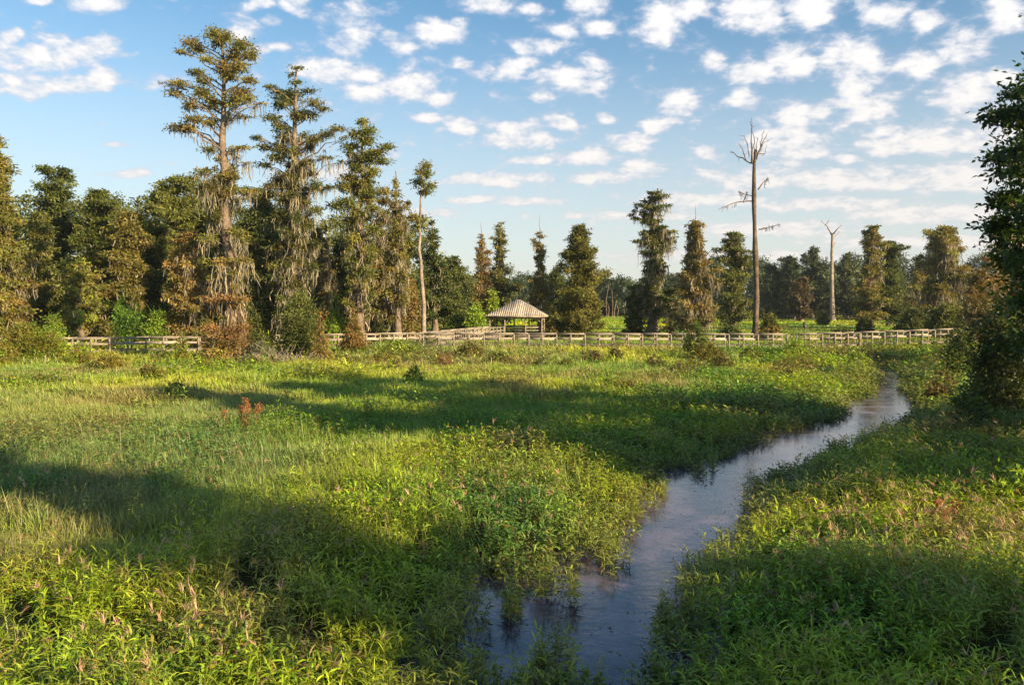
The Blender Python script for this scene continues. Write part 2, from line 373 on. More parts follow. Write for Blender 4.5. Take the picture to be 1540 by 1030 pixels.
def grassy(mb, d0, d1, dens, K, Wb, seg, hs=1.0):
    x, y = scatter(d0, d1, dens); d = chan_w(x, y)
    keep = (~leafy_zone(x, y)) & (d > .2)
    x, y = x[keep], y[keep]; n = len(x)
    h = (.24 + .66 * fnoise(x, y, 3.0, 141) + .14 * rng.random(n)) * hs * (.6 + .8 * vnoise(x, y, .9, 401))
    gz = ground_z(x, y)
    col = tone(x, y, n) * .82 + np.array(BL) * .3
    col *= (1 + rng.normal(size=(n, 1)) * .14).clip(.6, 1.5)
    P = np.stack([x, y, gz], 1)[:, None] + np.concatenate([rng.normal(size=(n, K, 2)) * .09, np.zeros((n, K, 1))], 2)
    wind = .9 + fnoise(x, y, 8, 8) * 3
    az = wind[:, None] + rng.normal(size=(n, K)) * 1.3
    cc = np.repeat(col, K, 0) * (1 + rng.normal(size=(n * K, 1)) * .22).clip(.5, 1.7)
    s = rng.random(n * K) < .12; cc[s] = mixcol([ST, (.42, .30, .16), (.33, .22, .12)], s.sum())
    arched(mb, P.reshape(-1, 3), az.ravel(), rng.uniform(.8, 1.5, n * K), (h[:, None] * rng.uniform(.6, 1.2, (n, K))).ravel(), np.full(n * K, Wb) * rng.uniform(.7, 1.4, n * K), rng.uniform(.1, 1.1, n * K), cc, seg)

heads = MB(); weeds = MB(); grass = MB()
leafy(weeds, heads, 8, 14.5, 58, 14, 3, .215, .027)
leafy(weeds, heads, 14.5, 22, 46, 12, 3, .22, .032)
leafy(weeds, heads, 22, 34, 32, 10, 1, .25, .05)
leafy(weeds, None, 34, 52, 20, 8, 1, .30, .085, stems=False)
leafy(weeds, None, 52, 84, 9, 7, 1, .40, .13, stems=False)
grassy(grass, 8, 15, 130, 8, .013, 3, .9)
grassy(grass, 15, 24, 85, 8, .018, 3, .85)
grassy(grass, 24, 38, 52, 8, .026, 1, .8)
grassy(grass, 38, 60, 24, 8, .045, 1, .85)
grassy(grass, 60, 96, 8, 8, .085, 1)
tag(weeds.obj('weeds', M_leaf), kind='stuff', label='tall leafy green marsh weeds filling both creek banks', cat='weeds')
tag(grass.obj('marsh_grass', M_leaf), kind='stuff', label='fine pale green marsh grass across the open field', cat='grass')
tag(heads.obj('seed_heads', M_moss), kind='stuff', label='pinkish seed heads nodding above the marsh weeds', cat='seed heads')
# meadow beyond the boardwalk
def meadow():
    mb = MB()
    for d0, d1, dens, K, W, H in ((88, 150, 2.6, 6, .16, .6), (150, 300, .9, 6, .34, .8)):
        x, y = scatter(d0, d1, dens, .75); n = len(x)
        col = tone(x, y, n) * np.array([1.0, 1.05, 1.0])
        P = np.stack([x, y, ground_z(x, y)], 1)[:, None] + np.concatenate([rng.normal(size=(n, K, 2)) * .3, np.zeros((n, K, 1))], 2)
        h = (.3 + .5 * fnoise(x, y, 6, 241)) * H
        cc = np.repeat(col, K, 0) * (1 + rng.normal(size=(n * K, 1)) * .2).clip(.5, 1.7)
        arched(mb, P.reshape(-1, 3), rng.uniform(0, 2 * PI, n * K), rng.uniform(.6, 1.4, n * K), (h[:, None] * rng.uniform(.6, 1.2, (n, K))).ravel(), np.full(n * K, W), rng.uniform(.1, 1.1, n * K), cc, 1)
    tag(mb.obj('meadow_grass', M_leaf), kind='stuff', label='bright green meadow grass beyond the boardwalk', cat='grass')
meadow()

# ------------------------------------------------------------------ trees
CY = [(.14, .165, .028), (.20, .195, .034), (.085, .115, .022), (.26, .21, .045)]
CYB = [(.27, .205, .05), (.20, .175, .04), (.31, .20, .06), (.12, .125, .026)]
DKG = [(.085, .11, .026), (.12, .145, .032), (.15, .155, .034), (.055, .075, .02)]
LTG = [(.22, .33, .035), (.28, .38, .04), (.14, .23, .03)]
GRG = [(.12, .15, .07), (.09, .12, .05), (.16, .16, .08)]                                    # pale grey green
MS = [(.36, .30, .20), (.29, .245, .165), (.43, .36, .25), (.22, .19, .13), (.31, .29, .20)]
RB_ = [(.30, .165, .06), (.24, .14, .05), (.2, .15, .045)]                                  # rusty

def leafcloud(mb, C, R, dens, ls, cols, up=.25, maxn=400000):
    """leaf faces spread through ellipsoids C (centres), R (radii)"""
    C = np.asarray(C, float).reshape(-1, 3); R = np.asarray(R, float).reshape(-1, 3)
    area = PI * np.sqrt(R[:, 0] * R[:, 1]) * R[:, 2]
    n = np.maximum((area * dens).astype(int), 6); k = np.repeat(np.arange(len(C)), n); N = len(k)
    u = dirs(N); rr = rng.random(N) ** (1 / 2.0)
    # a lumpy outline inside each clump
    lump = 1 + .35 * np.sin(u[:, 0] * 5 + k * 1.7) * np.sin(u[:, 2] * 6 + k) + .25 * np.sin(u[:, 1] * 7 + k * 2.3)
    off = u * (rr * lump)[:, None] * R[k]
    P = C[k] + off
    A = dirs(N, up) * .7 + u * .8; A /= np.linalg.norm(A, axis=1)[:, None]
    tone_ = (1 + rng.normal(size=len(C)) * .2).clip(.55, 1.6)[k][:, None]
    hue = rng.choice(len(cols), len(C))[k]
    ca = np.asarray(cols, float); col = (mixcol(cols, N) * .45 + ca[hue] * .55) * tone_
    L = ls * rng.uniform(.6, 1.4, N)
    kites(mb, P, A, L, L * rng.uniform(.35, .6, N), col)
def mossfall(mb, P, L, W, cols=None):
    """tangled hanging strands: each point carries a few wavering threads of uneven length"""
    cols = cols or MS
    k = 2; P = np.repeat(P, k, 0) + rng.normal(size=(len(P) * k, 3)) * np.array([.1, .1, .06]); L = np.repeat(L, k)
    n = len(P)
    if not n: return
    az = rng.uniform(0, 2 * PI, n); L = L * (.15 + 1.15 * rng.random(n) ** 1.7)
    side = np.stack([np.cos(az), np.sin(az), 0 * az], 1) * (W * rng.uniform(.3, 1.0, n) / 2)[:, None]
    pts = [P]; sw = np.zeros((n, 3))
    for i in range(4):
        sw = sw * .4 + rng.normal(size=(n, 3)) * np.array([.13, .13, .03]) * L[:, None] * .5
        pts.append(pts[-1] + np.array([0, 0, -1.0]) * L[:, None] / 4 + sw)
    wd = [.5, 1.1, .7, .9]
    V = np.stack([v for i in range(4) for v in (pts[i] + side * wd[i], pts[i] - side * wd[i])] + [pts[4]], 1).reshape(-1, 3)
    b = np.arange(n)[:, None] * 9; c = mixcol(cols, n, jit=.25)
    mb.add(V, np.concatenate([b + [0, 1, 3, 2], b + [2, 3, 5, 4], b + [4, 5, 7, 6]], 0), b + [6, 7, 8], np.concatenate([c, c, c]), c)
def limb(mb, a, b, r0, r1, sag=.0, k=5, wob=.12, n=6):
    a = np.asarray(a, float); b = np.asarray(b, float); t = np.linspace(0, 1, n)[:, None]; ln = np.linalg.norm(b - a)
    P = a + (b - a) * t; w = rng.normal(size=(n, 3)) * wob * ln * .25; w[0] = 0; w[-1] = 0
    P = P + w * np.sin(t * PI); P[:, 2] += (np.sin(t * PI) * sag * ln)[:, 0]
    tube(mb, P, np.linspace(r0, r1, n), k)
def trunk_curve(P, n=14):
    P = np.asarray(P, float); s = np.linspace(0, len(P) - 1, n)
    return np.stack([np.interp(s, np.arange(len(P)), P[:, i]) for i in range(3)], 1)
def on_trunk(T, z):
    z = np.clip(z, T[0, 2], T[-1, 2]); return np.array([np.interp(z, T[:, 2], T[:, 0]), np.interp(z, T[:, 2], T[:, 1]), z])

def build_tree(name, label, group, base, T, rbase, rtop, clumps, cols, ls, dens, moss=None, twigs=True, barkm=None, flare=2.2, crownmat=None, mossw=.09, limbr=.03, spikes=None, cat='tree', dead=None):
    """T trunk points; clumps: (centre, radii, moss length); everything local to base"""
    e = empty(name, base, label, cat, group)
    b = np.asarray(base, float)
    tm = MB(); T = trunk_curve(T); n = len(T); s = np.linspace(0, 1, n)
    R = rbase + (rtop - rbase) * s ** .8; zz = T[:, 2] - T[0, 2]; R = R * (1 + (flare - 1) * np.exp(-zz / 1.1))
    wob = rng.normal(size=(n, 3)) * rbase * .25; wob[0] = 0; wob[:, 2] = 0; T = T + wob
    tube(tm, T - b, R, 12, flute=.22)
    C = []; RR = []; mp = []; ml = []
    for cl_ in clumps:
        c, r, m = cl_[:3]; nolimb = len(cl_) > 3 and cl_[3]
        c = np.asarray(c, float); r = np.asarray(r, float)
        hd = math.hypot(c[0] - on_trunk(T, c[2])[0], c[1] - on_trunk(T, c[2])[1])
        a = on_trunk(T, c[2] - .45 * hd - r[2] * .3)
        if hd > .25 and not nolimb:
            rt = np.interp(a[2], T[:, 2], R)
            limb(tm, a - b, c - b, min(rt * .5, limbr + .012 * hd), .015, sag=.05)
            if twigs:
                for _ in range(3):
                    limb(tm, c - b - (c - a) * .25, c - b + dirs(1, .1)[0] * r * .85, .03, .01, n=4)
        C.append(c - b); RR.append(r)
        if m > 0:
            q = max(2, int(r[0] * (9 if len(cl_) < 4 else 7) * min(1.5, m) * (moss or 1)))
            u = dirs(q); p = c - b + u * r * np.array([1, 1, .4]) * rng.random((q, 1)) ** .4; p[:, 2] -= r[2] * .25
            mp.append(p); ml.append(np.full(q, m))
            if hd > .8 and not nolimb:     # strands along the limb too
                q2 = int(hd * 5 * min(1.2, m)); t = rng.random((q2, 1)); mp.append((a - b) + (c - a) * t); ml.append(np.full(q2, m * .7))
    for sp in spikes or []:
        limb(tm, sp[0] - b, sp[1] - b, sp[2], .012, n=5, wob=.06)
    for dl in dead or []:
        limb(tm, np.asarray(dl[0]) - b, np.asarray(dl[1]) - b, dl[2], .02, n=6)
    tm.obj('trunk', barkm or M_bark, e, True, False)
    if C:
        cm = MB(); leafcloud(cm, C, RR, dens, ls, cols)
        q = len(C) * 5; ii = rng.integers(0, len(C), q); A = dirs(q, .35); ca = np.array(C)[ii]; ra = np.array(RR)[ii]   # feathery shoots past the outline
        for kk in range(3): kites(cm, ca + A * ra * (.95 + .22 * kk), A, np.full(q, ls * 1.15), np.full(q, ls * .38), mixcol(cols, q))
        cm.obj('crown', crownmat or M_crown, e)
    if mp:
        mm = MB(); mossfall(mm, np.concatenate(mp), np.concatenate(ml), mossw); mm.obj('hanging_moss', M_moss, e)['kind'] = 'stuff'
    return e

def traced(name, label, group, D, trunk_px, rbase, rtop, cl, cols, depth=2.2, ls=.24, dens=150, base_z=0.0, cat='tree', shag=None, **kw):
    """a tree whose clumps were read off the photo, spread in real depth around the trunk"""
    T = [at(x, y, D) for x, y in trunk_px]
    if base_z is not None: T[0][2] = base_z
    T = np.array(T); base = T[0].copy(); out = []
    for c in cl:
        x, y, rx, ry = c[:4]; m = c[4] if len(c) > 4 else .5
        hd = abs(x - np.interp(-y, [-p[1] for p in trunk_px], [p[0] for p in trunk_px])) * pxm(D)
        dy = rng.uniform(-1, 1) * min(depth, .8 + hd * .7)
        k = (D + dy) / D
        p = at(x, y, D + dy)
        r = pxm(D) * k
        g = 1.16 if m < 1 else 1.0
        out.append((p, (rx * r * g, max(rx, ry) * r * .95, ry * r * g), m))
        if rx * r > .5:       # a companion clump behind, so the crown is round from the side too
            p2 = at(x + rng.uniform(-.4, .4) * rx, y + rng.uniform(-.5, .5) * ry, D - dy * 1.1 + rng.choice([-1, 1]) * .5)
            out.append((p2, (rx * r * .7, rx * r * .7, ry * r * .75), m * .6))
    if shag:            # little sprays and moss clinging to the trunk between two photo rows
        y0, y1, n_, w_ = shag
        for _ in range(n_):
            y = rng.uniform(y0, y1); x = np.interp(-y, [-p[1] for p in trunk_px], [p[0] for p in trunk_px]); a = rng.uniform(0, 2 * PI); d = rng.uniform(.4, 1) * w_
            p = at(x, y, D) + np.array([math.cos(a) * d, math.sin(a) * d, 0]); q = rng.uniform(.25, .6); out.append((p, (q, q, q * .8), rng.uniform(.6, 2.2)))
    return build_tree(name, label, group, base, T, rbase, rtop, out, cols, ls, dens, **kw)

def z2(L):      # clump lists noted on an enlarged crop of the photo (origin 230,20)
    return [(230 + c[0] / 3.677, 20 + c[1] / 3.677, c[2] / 3.677, c[3] / 3.677, *c[4:]) for c in L]
def z3(L):      # crop with origin 230,270
    return [(230 + c[0] / 3.277, 270 + c[1] / 3.277, c[2] / 3.277, c[3] / 3.277, *c[4:]) for c in L]

HERO = [(.16, .16, .03), (.21, .175, .04), (.10, .12, .024), (.24, .17, .05), (.13, .15, .03)]
G1 = 'bald cypress trees with hanging moss'
traced('cypress_tree', 'tallest bald cypress, mossy with brown vines round its base, in front of the left boardwalk', G1, 65,
       [(345, 547), (347, 470), (342, 400), (337, 330), (338, 270), (337, 200), (335, 140), (331, 70)], .62, .1,
       z2([(330, 115, 50, 32, .1), (400, 130, 52, 32, .1), (355, 165, 50, 30, .1), (215, 165, 60, 26, .2), (245, 205, 50, 22, .1), (165, 215, 42, 13, .2), (490, 185, 70, 40, .1), (545, 235, 38, 35, .2), (450, 235, 60, 34, .1),
           (300, 255, 38, 18, .2), (400, 300, 70, 42, .1), (480, 300, 52, 36, .2), (430, 350, 60, 26, .2), (540, 370, 42, 22, .4), (235, 330, 52, 20, .3), (285, 370, 45, 26, .3), (130, 395, 72, 20, .4), (125, 440, 48, 20, .5),
           (275, 440, 58, 38, .4), (325, 505, 50, 42, .5), (485, 440, 70, 34, .5), (520, 475, 50, 24, .7), (440, 490, 46, 46, .6), (205, 505, 44, 34, .5), (235, 585, 66, 24, .7), (140, 635, 66, 22, .9), (195, 625, 50, 20, .9), (320, 600, 44, 24, .8), (425, 570, 30, 26, .9),
           (315, 755, 50, 16, .9), (480, 745, 56, 13, .9), (525, 828, 34, 8, 1.3), (600, 500, 40, 6, 1.1), (505, 570, 50, 6, .9), (275, 880, 56, 22, 1.3), (360, 920, 50, 30, 1.5), (440, 905, 36, 20, 1.2), (300, 960, 60, 26, 1.6), (420, 985, 60, 26, 1.2)]) +
       z3([(265, 50, 50, 22, 1.9), (345, 60, 30, 30, 2.0), (390, 110, 28, 30, 1.6), (480, 60, 50, 16, 1.4), (265, 290, 50, 26, 1.5), (320, 180, 20, 40, 1.6), (415, 270, 50, 26, 2.2), (445, 300, 36, 24, 2), (330, 410, 40, 30, 2.4), (420, 400, 60, 18, 2.2), (475, 400, 30, 14, 2.6), (300, 480, 40, 22, 2.0), (350, 520, 50, 24, 1.8)]),
       HERO, ls=.2, dens=290, flare=1.9, mossw=.1, limbr=.035, moss=1.15, shag=(225, 490, 46, 1.2))
traced('cypress_tree', 'second tallest bald cypress, heavily mossed, right behind the tallest one', G1, 76,
       [(442, 500), (440, 420), (441, 330), (443, 260), (443, 200), (444, 150), (445, 104)], .5, .07,
       z2([(790, 303, 44, 9, .1), (765, 340, 24, 14, .2), (790, 385, 38, 14, .3), (650, 408, 36, 15, .3), (685, 435, 40, 16, .2), (770, 445, 60, 24, .2), (720, 460, 60, 20, .2), (860, 430, 50, 13, .3), (700, 510, 48, 28, .4), (765, 490, 44, 26, .3), (890, 495, 56, 22, .3), (950, 530, 34, 12, .5),
           (860, 565, 66, 28, .5), (650, 578, 50, 22, .6), (700, 625, 46, 26, .6), (800, 560, 44, 34, .5), (570, 690, 36, 15, .5), (620, 740, 44, 22, .7), (740, 695, 56, 32, .8), (715, 745, 50, 26, .8), (690, 800, 60, 30, .8), (610, 838, 46, 14, .9), (780, 840, 50, 24, 1.2),
           (900, 688, 50, 26, .8), (960, 665, 40, 22, .9), (1030, 638, 60, 14, .8), (1060, 690, 26, 12, .9), (870, 740, 24, 34, 1.2), (850, 820, 44, 16, 1.6), (960, 795, 60, 6, 1.3), (1045, 820, 24, 8, 1.5), (900, 950, 52, 38, 1.5), (970, 965, 44, 14, 1.3), (700, 925, 60, 40, 1.2), (640, 960, 50, 30, 1.0), (780, 920, 40, 30, 1.7)]) +
       z3([(690, 40, 60, 30, 2.0), (640, 110, 50, 40, 1.6), (720, 130, 60, 30, 2.2), (640, 200, 60, 40, 2.0), (745, 230, 50, 30, 2.2), (800, 150, 44, 24, 1.2), (700, 300, 60, 34, 2.4), (620, 330, 50, 34, 2.0), (780, 330, 50, 34, 2.0), (690, 400, 60, 34, 2.4), (610, 440, 60, 34, 2.2), (780, 430, 44, 34, 2.2), (720, 500, 60, 34, 2)]),
       HERO, ls=.21, dens=250, mossw=.1, limbr=.035, moss=1.1, shag=(200, 480, 110, 1.9))
traced('cypress_tree', 'dark green cypress with dense stepped crown, just right of the second tallest cypress', G1, 86,
       [(541, 505), (541, 420), (543, 330), (545, 250), (546, 186)], .42, .07,
       z2([(1165, 600, 34, 20, .1), (1190, 645, 48, 26, .1), (1125, 670, 50, 26, .2), (1180, 700, 56, 36, .1), (1095, 735, 60, 22, .2), (1290, 740, 46, 20, .3), (1240, 770, 50, 26, .2), (1180, 790, 66, 36, .2), (1265, 815, 50, 22, .4), (1140, 850, 56, 38, .3), (1215, 875, 46, 30, .4), (1090, 915, 60, 28, .5), (1160, 955, 60, 40, .6), (1050, 960, 50, 28, .6), (1200, 990, 50, 30, .8)]) +
       z3([(1010, 60, 50, 30, .8), (1060, 100, 50, 36, 1.0), (960, 110, 60, 26, .6), (900, 130, 44, 20, .5), (1040, 180, 60, 34, 1.4), (980, 210, 50, 26, 1.2), (1080, 250, 50, 34, 1.4), (1000, 300, 60, 30, 1.6), (1060, 350, 50, 36, 1.8), (980, 400, 50, 34, 1.6), (1050, 450, 60, 34, 2), (1000, 500, 50, 34, 1.8), (1060, 560, 50, 34, 1.6)]),
       CY, ls=.25, dens=210, mossw=.1, moss=.8, shag=(230, 480, 90, 1.7))
traced('cypress_tree', 'thin mossy column cypress left of the bare pole trunk', G1, 88,
       [(598, 505), (597, 420), (596, 340), (595, 258)], .34, .05,
       z3([(1195, 20, 16, 26, .2), (1200, 70, 24, 20, .4), (1190, 120, 26, 24, .6), (1205, 160, 24, 24, .8), (1195, 210, 28, 26, 1), (1130, 60, 40, 24, .6), (1130, 110, 34, 24, 1.2), (1120, 170, 36, 24, 1.6), (1205, 270, 34, 30, 1.6), (1190, 330, 40, 30, 1.8), (1225, 380, 36, 30, 2), (1180, 420, 44, 34, 2.2), (1210, 490, 44, 34, 2.2), (1180, 560, 44, 34, 2.2), (1240, 560, 34, 34, 2), (1210, 620, 50, 34, 1.5)]),
       CYB, ls=.25, dens=190, mossw=.1, shag=(300, 490, 60, 1.4))
traced('cypress_tree', 'bare pole trunk cypress with two small tufts at the top, left of the pavilion', G1, 92,
       [(638, 497), (636, 440), (632, 390), (631, 340), (635, 290), (636, 252)], .26, .09,
       z3([(1345, -70, 30, 22, .1), (1320, -40, 30, 16, .2), (1345, -25, 34, 24, .2), (1310, 15, 40, 22, .3), (1365, 30, 30, 22, .3), (1340, 60, 34, 22, .3), (1280, 185, 34, 20, .5), (1310, 200, 22, 24, .8), (1300, 230, 26, 18, .8)]),
       CY, ls=.25, dens=210, barkm=M_pale, flare=1.4)

# --- profile trees
def profile_clumps(h, prof, t0, n, rad, r, moss=.4, flat=.55, rag=.35):
    """prof: list of (t, halfwidth m). Limbs of uneven length, each carrying a few small flat sprays"""
    out = []; ts = [p[0] for p in prof]; ws = [p[1] for p in prof]; ph = r.uniform(0, 6.28, 4)
    for i in range(n):
        t = t0 + (1 - t0) * ((i + r.random()) / n); w = np.interp(t, ts, ws)
        az = r.uniform(0, 6.28)
        lob = 1 + rag * (.55 * math.sin(2 * az + t * 9 + ph[0]) + .5 * math.sin(t * 26 + ph[1] + az) + .35 * math.sin(t * 47 + ph[2]))
        reach = max(.25, w * lob * (1 - rag * .9 * r.random() ** 1.6))
        k = max(1, int(1 + reach / (rad * .55)))
        rise = r.uniform(-.12, .3) * reach
        for q in range(k):
            f = 1 - q / (k + .3) * r.uniform(.7, 1.0); cr = rad * r.uniform(.28, .62) * (1.1 if q == 0 else .9)
            cr = min(cr, w * .55 + .12)
            d = max(0, reach * f - cr * .5); a2 = az + r.normal() * .22
            c = np.array([math.cos(a2) * d, math.sin(a2) * d, min(h * 1.0, t * h + rise * f + r.normal() * .25)])
            out.append((c, (cr, cr, cr * flat * r.uniform(.7, 1.2)), moss * r.uniform(.2, 1.7), q > 0))
    for i in range(int(n * .25)):       # inner sprays round the trunk
        t = t0 + (1 - t0) * r.random() * .92; w = np.interp(t, ts, ws); cr = min(rad * .7, w * .45 + .15)
        az = r.uniform(0, 6.28); out.append((np.array([math.cos(az) * w * .3, math.sin(az) * w * .3, t * h]), (cr, cr, cr * .8), moss, True))
    return out
def ptree(name, label, group, px, D, top_px, prof_px, t0, n, rad, cols, seed, ls=.34, dens=95, moss=.5, lean=0, rb=.35, base_y=None, spike=0, flat=.55, mossk=1, cat='tree', bark=None, dead=None, crownmat=None, rag=.5):
    """tree standing at photo column px, top at row top_px, half widths given in photo pixels"""
    r = np.random.default_rng(seed)
    b = at(px, 455, D); b[2] = .15; top = at(px + lean, top_px, D); h = top[2] - b[2]
    prof = [(t, w * pxm(D)) for t, w in prof_px]
    T = [b, b + (top - b) * .35 + np.array([r.uniform(-.2, .2), 0, 0]), b + (top - b) * .7 + np.array([r.uniform(-.2, .2), 0, 0]), top - np.array([0, 0, .3])]
    cl = [(c + b + np.array([(top - b)[0] * c[2] / h, 0, 0]), rr, m, nl) for c, rr, m, nl in profile_clumps(h, prof, t0, n, rad, r, moss, flat, rag)]
    sp = [(top - np.array([0, 0, .5]), top + np.array([r.uniform(-.1, .1), 0, spike * pxm(D)]), .07)] if spike else None
    return build_tree(name, label, group, b, T, rb, .05, cl, cols, ls, dens, moss=mossk, spikes=sp, mossw=.12, barkm=bark, twigs=D < 70, crownmat=crownmat, cat=cat)
G2 = 'mid-distance trees behind the boardwalk'
CONE = [(0, 26), (.3, 34), (.55, 30), (.8, 18), (1, 5)]
COLN = [(0, 16), (.3, 20), (.5, 16), (.75, 11), (1, 6)]
tr = ptree
tr('cypress_tree', 'narrow dark cypress just right of the bare pole trunk', G2, 655, 105, 333, [(.0, 26), (.4, 30), (.6, 24), (.75, 12), (1, 5)], .15, 46, 1.4, DKG, 11, moss=.6, lean=-4)
tr('cypress_tree', 'slim mossy cypress with a bare spike, left one of the pair rising behind the pavilion', G2, 724, 130, 352, [(0, 14), (.4, 16), (.6, 11), (.8, 12), (1, 4)], .15, 44, 1.3, CYB, 12, moss=1.2, spike=18)
tr('cypress_tree', 'slim cypress with a fuller dark right side, directly above the pavilion roof', G2, 757, 132, 336, [(0, 20), (.4, 26), (.55, 24), (.65, 11), (.85, 12), (1, 5)], .12, 50, 1.5, CY, 13, moss=.9, lean=-5)
tr('cypress_tree', 'thin column cypress with a tall bare spike between pavilion and broad cone tree', G2, 812, 128, 348, [(0, 20), (.35, 22), (.5, 18), (.62, 9), (.85, 11), (1, 4)], .12, 48, 1.4, CYB, 14, moss=.8, spike=24)
tr('cypress_tree', 'broad cone shaped bronze green cypress right of the pavilion', G2, 872, 113, 341, [(0, 38), (.25, 40), (.45, 38), (.65, 30), (.85, 20), (1, 7)], .02, 150, 1.5, [(.30, .22, .05), (.22, .185, .04), (.17, .165, .034), (.12, .12, .028)], 15, ls=.3, dens=110, moss=.15, flat=.8, rb=.4)
tr('cypress_tree', 'tall full cypress curtained with pale moss, standing alone right of the broad cone tree', G2, 982, 117, 288, [(0, 30), (.25, 30), (.5, 26), (.62, 30), (.75, 22), (.88, 30), (1, 13)], .16, 84, 1.35, CY, 16, moss=1.3, rb=.6, mossk=1.5, rag=.7, flat=.4)
tr('cypress_tree', 'bushy bronze cypress with a bare spike, left of the tall dead trunk', G2, 1046, 110, 334, [(0, 34), (.25, 32), (.5, 28), (.75, 18), (1, 10)], .1, 100, 1.4, CYB, 17, moss=1.2, spike=26, mossk=1.6)
tr('cypress_tree', 'rounded dark cypress partly behind the tall dead trunk', G2, 1102, 132, 352, [(0, 26), (.3, 26), (.6, 24), (.85, 27), (1, 14)], .12, 70, 1.7, DKG, 18, moss=.7, ls=.38)
tr('cypress_tree', 'layered cypress with a pale trunk, left one of two beyond the ramp', G2, 1308, 150, 340, [(0, 22), (.3, 24), (.5, 22), (.7, 14), (.85, 16), (1, 9)], .08, 80, 1.6, CY, 19, moss=1.0, ls=.4, lean=4)
tr('cypress_tree', 'dark cypress with a flat spreading top, right one of two beyond the ramp', G2, 1338, 162, 363, [(0, 16), (.3, 20), (.6, 16), (.8, 13), (.95, 22), (1, 16)], .08, 70, 1.6, DKG, 20, moss=.5, ls=.42)
tr('cypress_tree', 'wide crowned cypress with pale moss masses above the end of the ramp', G2, 1418, 128, 343, [(0, 30), (.3, 30), (.5, 30), (.75, 32), (.9, 26), (1, 14)], .06, 100, 1.8, CY, 21, moss=1.8, ls=.38, mossk=1.8)
tr('cypress_tree', 'small rusty mossy cypress between the wide crowned cypress and the dark right edge tree', G2, 1474, 98, 408, [(0, 30), (.4, 30), (.8, 20), (1, 8)], .03, 70, 1.3, RB_ + CYB, 22, moss=.8, ls=.3)
tr('cypress_tree', 'mossy orange-lit trunk tree low between the flat topped and wide crowned cypresses', G2, 1385, 140, 398, [(0, 22), (.4, 20), (.8, 12), (1, 6)], .03, 50, 1.3, CYB, 23, moss=1.6, ls=.38, mossk=2)
tr('cypress_tree', 'grey green tree half hidden behind the left side of the broad cone tree', G2, 838, 140, 405, [(0, 24), (.5, 24), (1, 9)], .03, 50, 1.6, DKG, 24, ls=.4, moss=.2)
tr('cypress_tree', 'dark low tree at the left foot of the lone moss-curtained cypress', G2, 955, 118, 438, [(0, 18), (.5, 20), (1, 8)], .02, 40, 1.2, DKG, 25, ls=.34, moss=.2)
tr('cypress_tree', 'dark low tree at the right foot of the lone moss-curtained cypress', G2, 1010, 118, 432, [(0, 16), (.5, 18), (1, 8)], .02, 40, 1.2, DKG, 26, ls=.34, moss=.4)

# --- dead trees
def snag(label, D, trunk_px, rb, rt, limbs, barkm, mossy=()):
    T = np.array([at(x, y, D) for x, y in trunk_px]); T[0][2] = .1; b = T[0]
    e = empty('dead_tree', b, label, 'dead tree', 'dead bare trees')
    tm = MB(); Tc = trunk_curve(T, 18); s = np.linspace(0, 1, 18)
    R = (rb + (rt - rb) * s ** 1.1) * (1 + .7 * np.exp(-(Tc[:, 2] - b[2]) / 1.2)) * (1 + rng.normal(size=18) * .09)
    tube(tm, Tc - b, R, 12, flute=.2); tm.obj('trunk', barkm, e, True, False)
    mp = []
    for pts, r0, dy in limbs:
        q = np.array([at(x, y, D + dy * i / max(1, len(pts) - 1)) for i, (x, y) in enumerate(pts)])
        lm = MB(); tube(lm, trunk_curve(q, 9) - b + np.concatenate([np.zeros((1, 3)), rng.normal(size=(7, 3)) * .05, np.zeros((1, 3))]), np.linspace(r0, .02, 9), 6)
        for _ in range(3 if r0 < .2 else 2):
            k = rng.uniform(.2, .98); i = k * (len(q) - 1); p = q[int(i)] + (q[min(int(i) + 1, len(q) - 1)] - q[int(i)]) * (i % 1)
            limb(lm, p - b, p - b + dirs(1, .7)[0] * rng.uniform(.3, .9), r0 * .35, .012, n=5, wob=.3)
        lm.obj('branch', barkm, e, True, False)
        if r0 < .11 and mossy and pts[0][1] > 250:
            for _ in range(12):
                t = rng.uniform(.3, 1) * (len(q) - 1); p = q[int(t)] + (q[min(int(t) + 1, len(q) - 1)] - q[int(t)]) * (t % 1); mp.append(p - b)
    if mp:
        mm = MB(); mossfall(mm, np.array(mp), np.full(len(mp), .6), .12, [(.12, .1, .07), (.2, .16, .11)]); mm.obj('hanging_moss', M_moss, e)['kind'] = 'stuff'
snag('tall thick dead cypress trunk with a forked bare top behind the boardwalk', 104, [(1136, 500), (1138, 440), (1136, 380), (1134, 310), (1134, 250), (1137, 226)], .36, .18,
     [([(1131, 245), (1131, 215), (1130, 178)], .15, 0), ([(1132, 246), (1118, 240), (1104, 232), (1099, 226)], .11, 1), ([(1122, 241), (1116, 225), (1110, 216)], .07, .5), ([(1137, 240), (1144, 222), (1154, 200)], .12, -1), ([(1140, 232), (1150, 232), (1151, 226)], .07, .4),
      ([(1138, 240), (1137, 222), (1140, 208)], .09, .8), ([(1134, 303), (1112, 304), (1092, 310), (1080, 316)], .09, -1), ([(1134, 296), (1120, 293), (1111, 288)], .06, 1), ([(1140, 285), (1148, 275), (1156, 267)], .09, .5), ([(1141, 345), (1156, 342), (1174, 338)], .10, -.6), ([(1118, 305), (1122, 296), (1124, 288)], .05, 0), ([(1127, 236), (1124, 218), (1119, 204)], .07, -.6), ([(1134, 232), (1134, 210), (1131, 186)], .07, .2), ([(1142, 228), (1150, 214), (1156, 212)], .06, .3), ([(1144, 226), (1145, 210), (1149, 196)], .06, -.5)],
     M_dead, mossy=(1,))
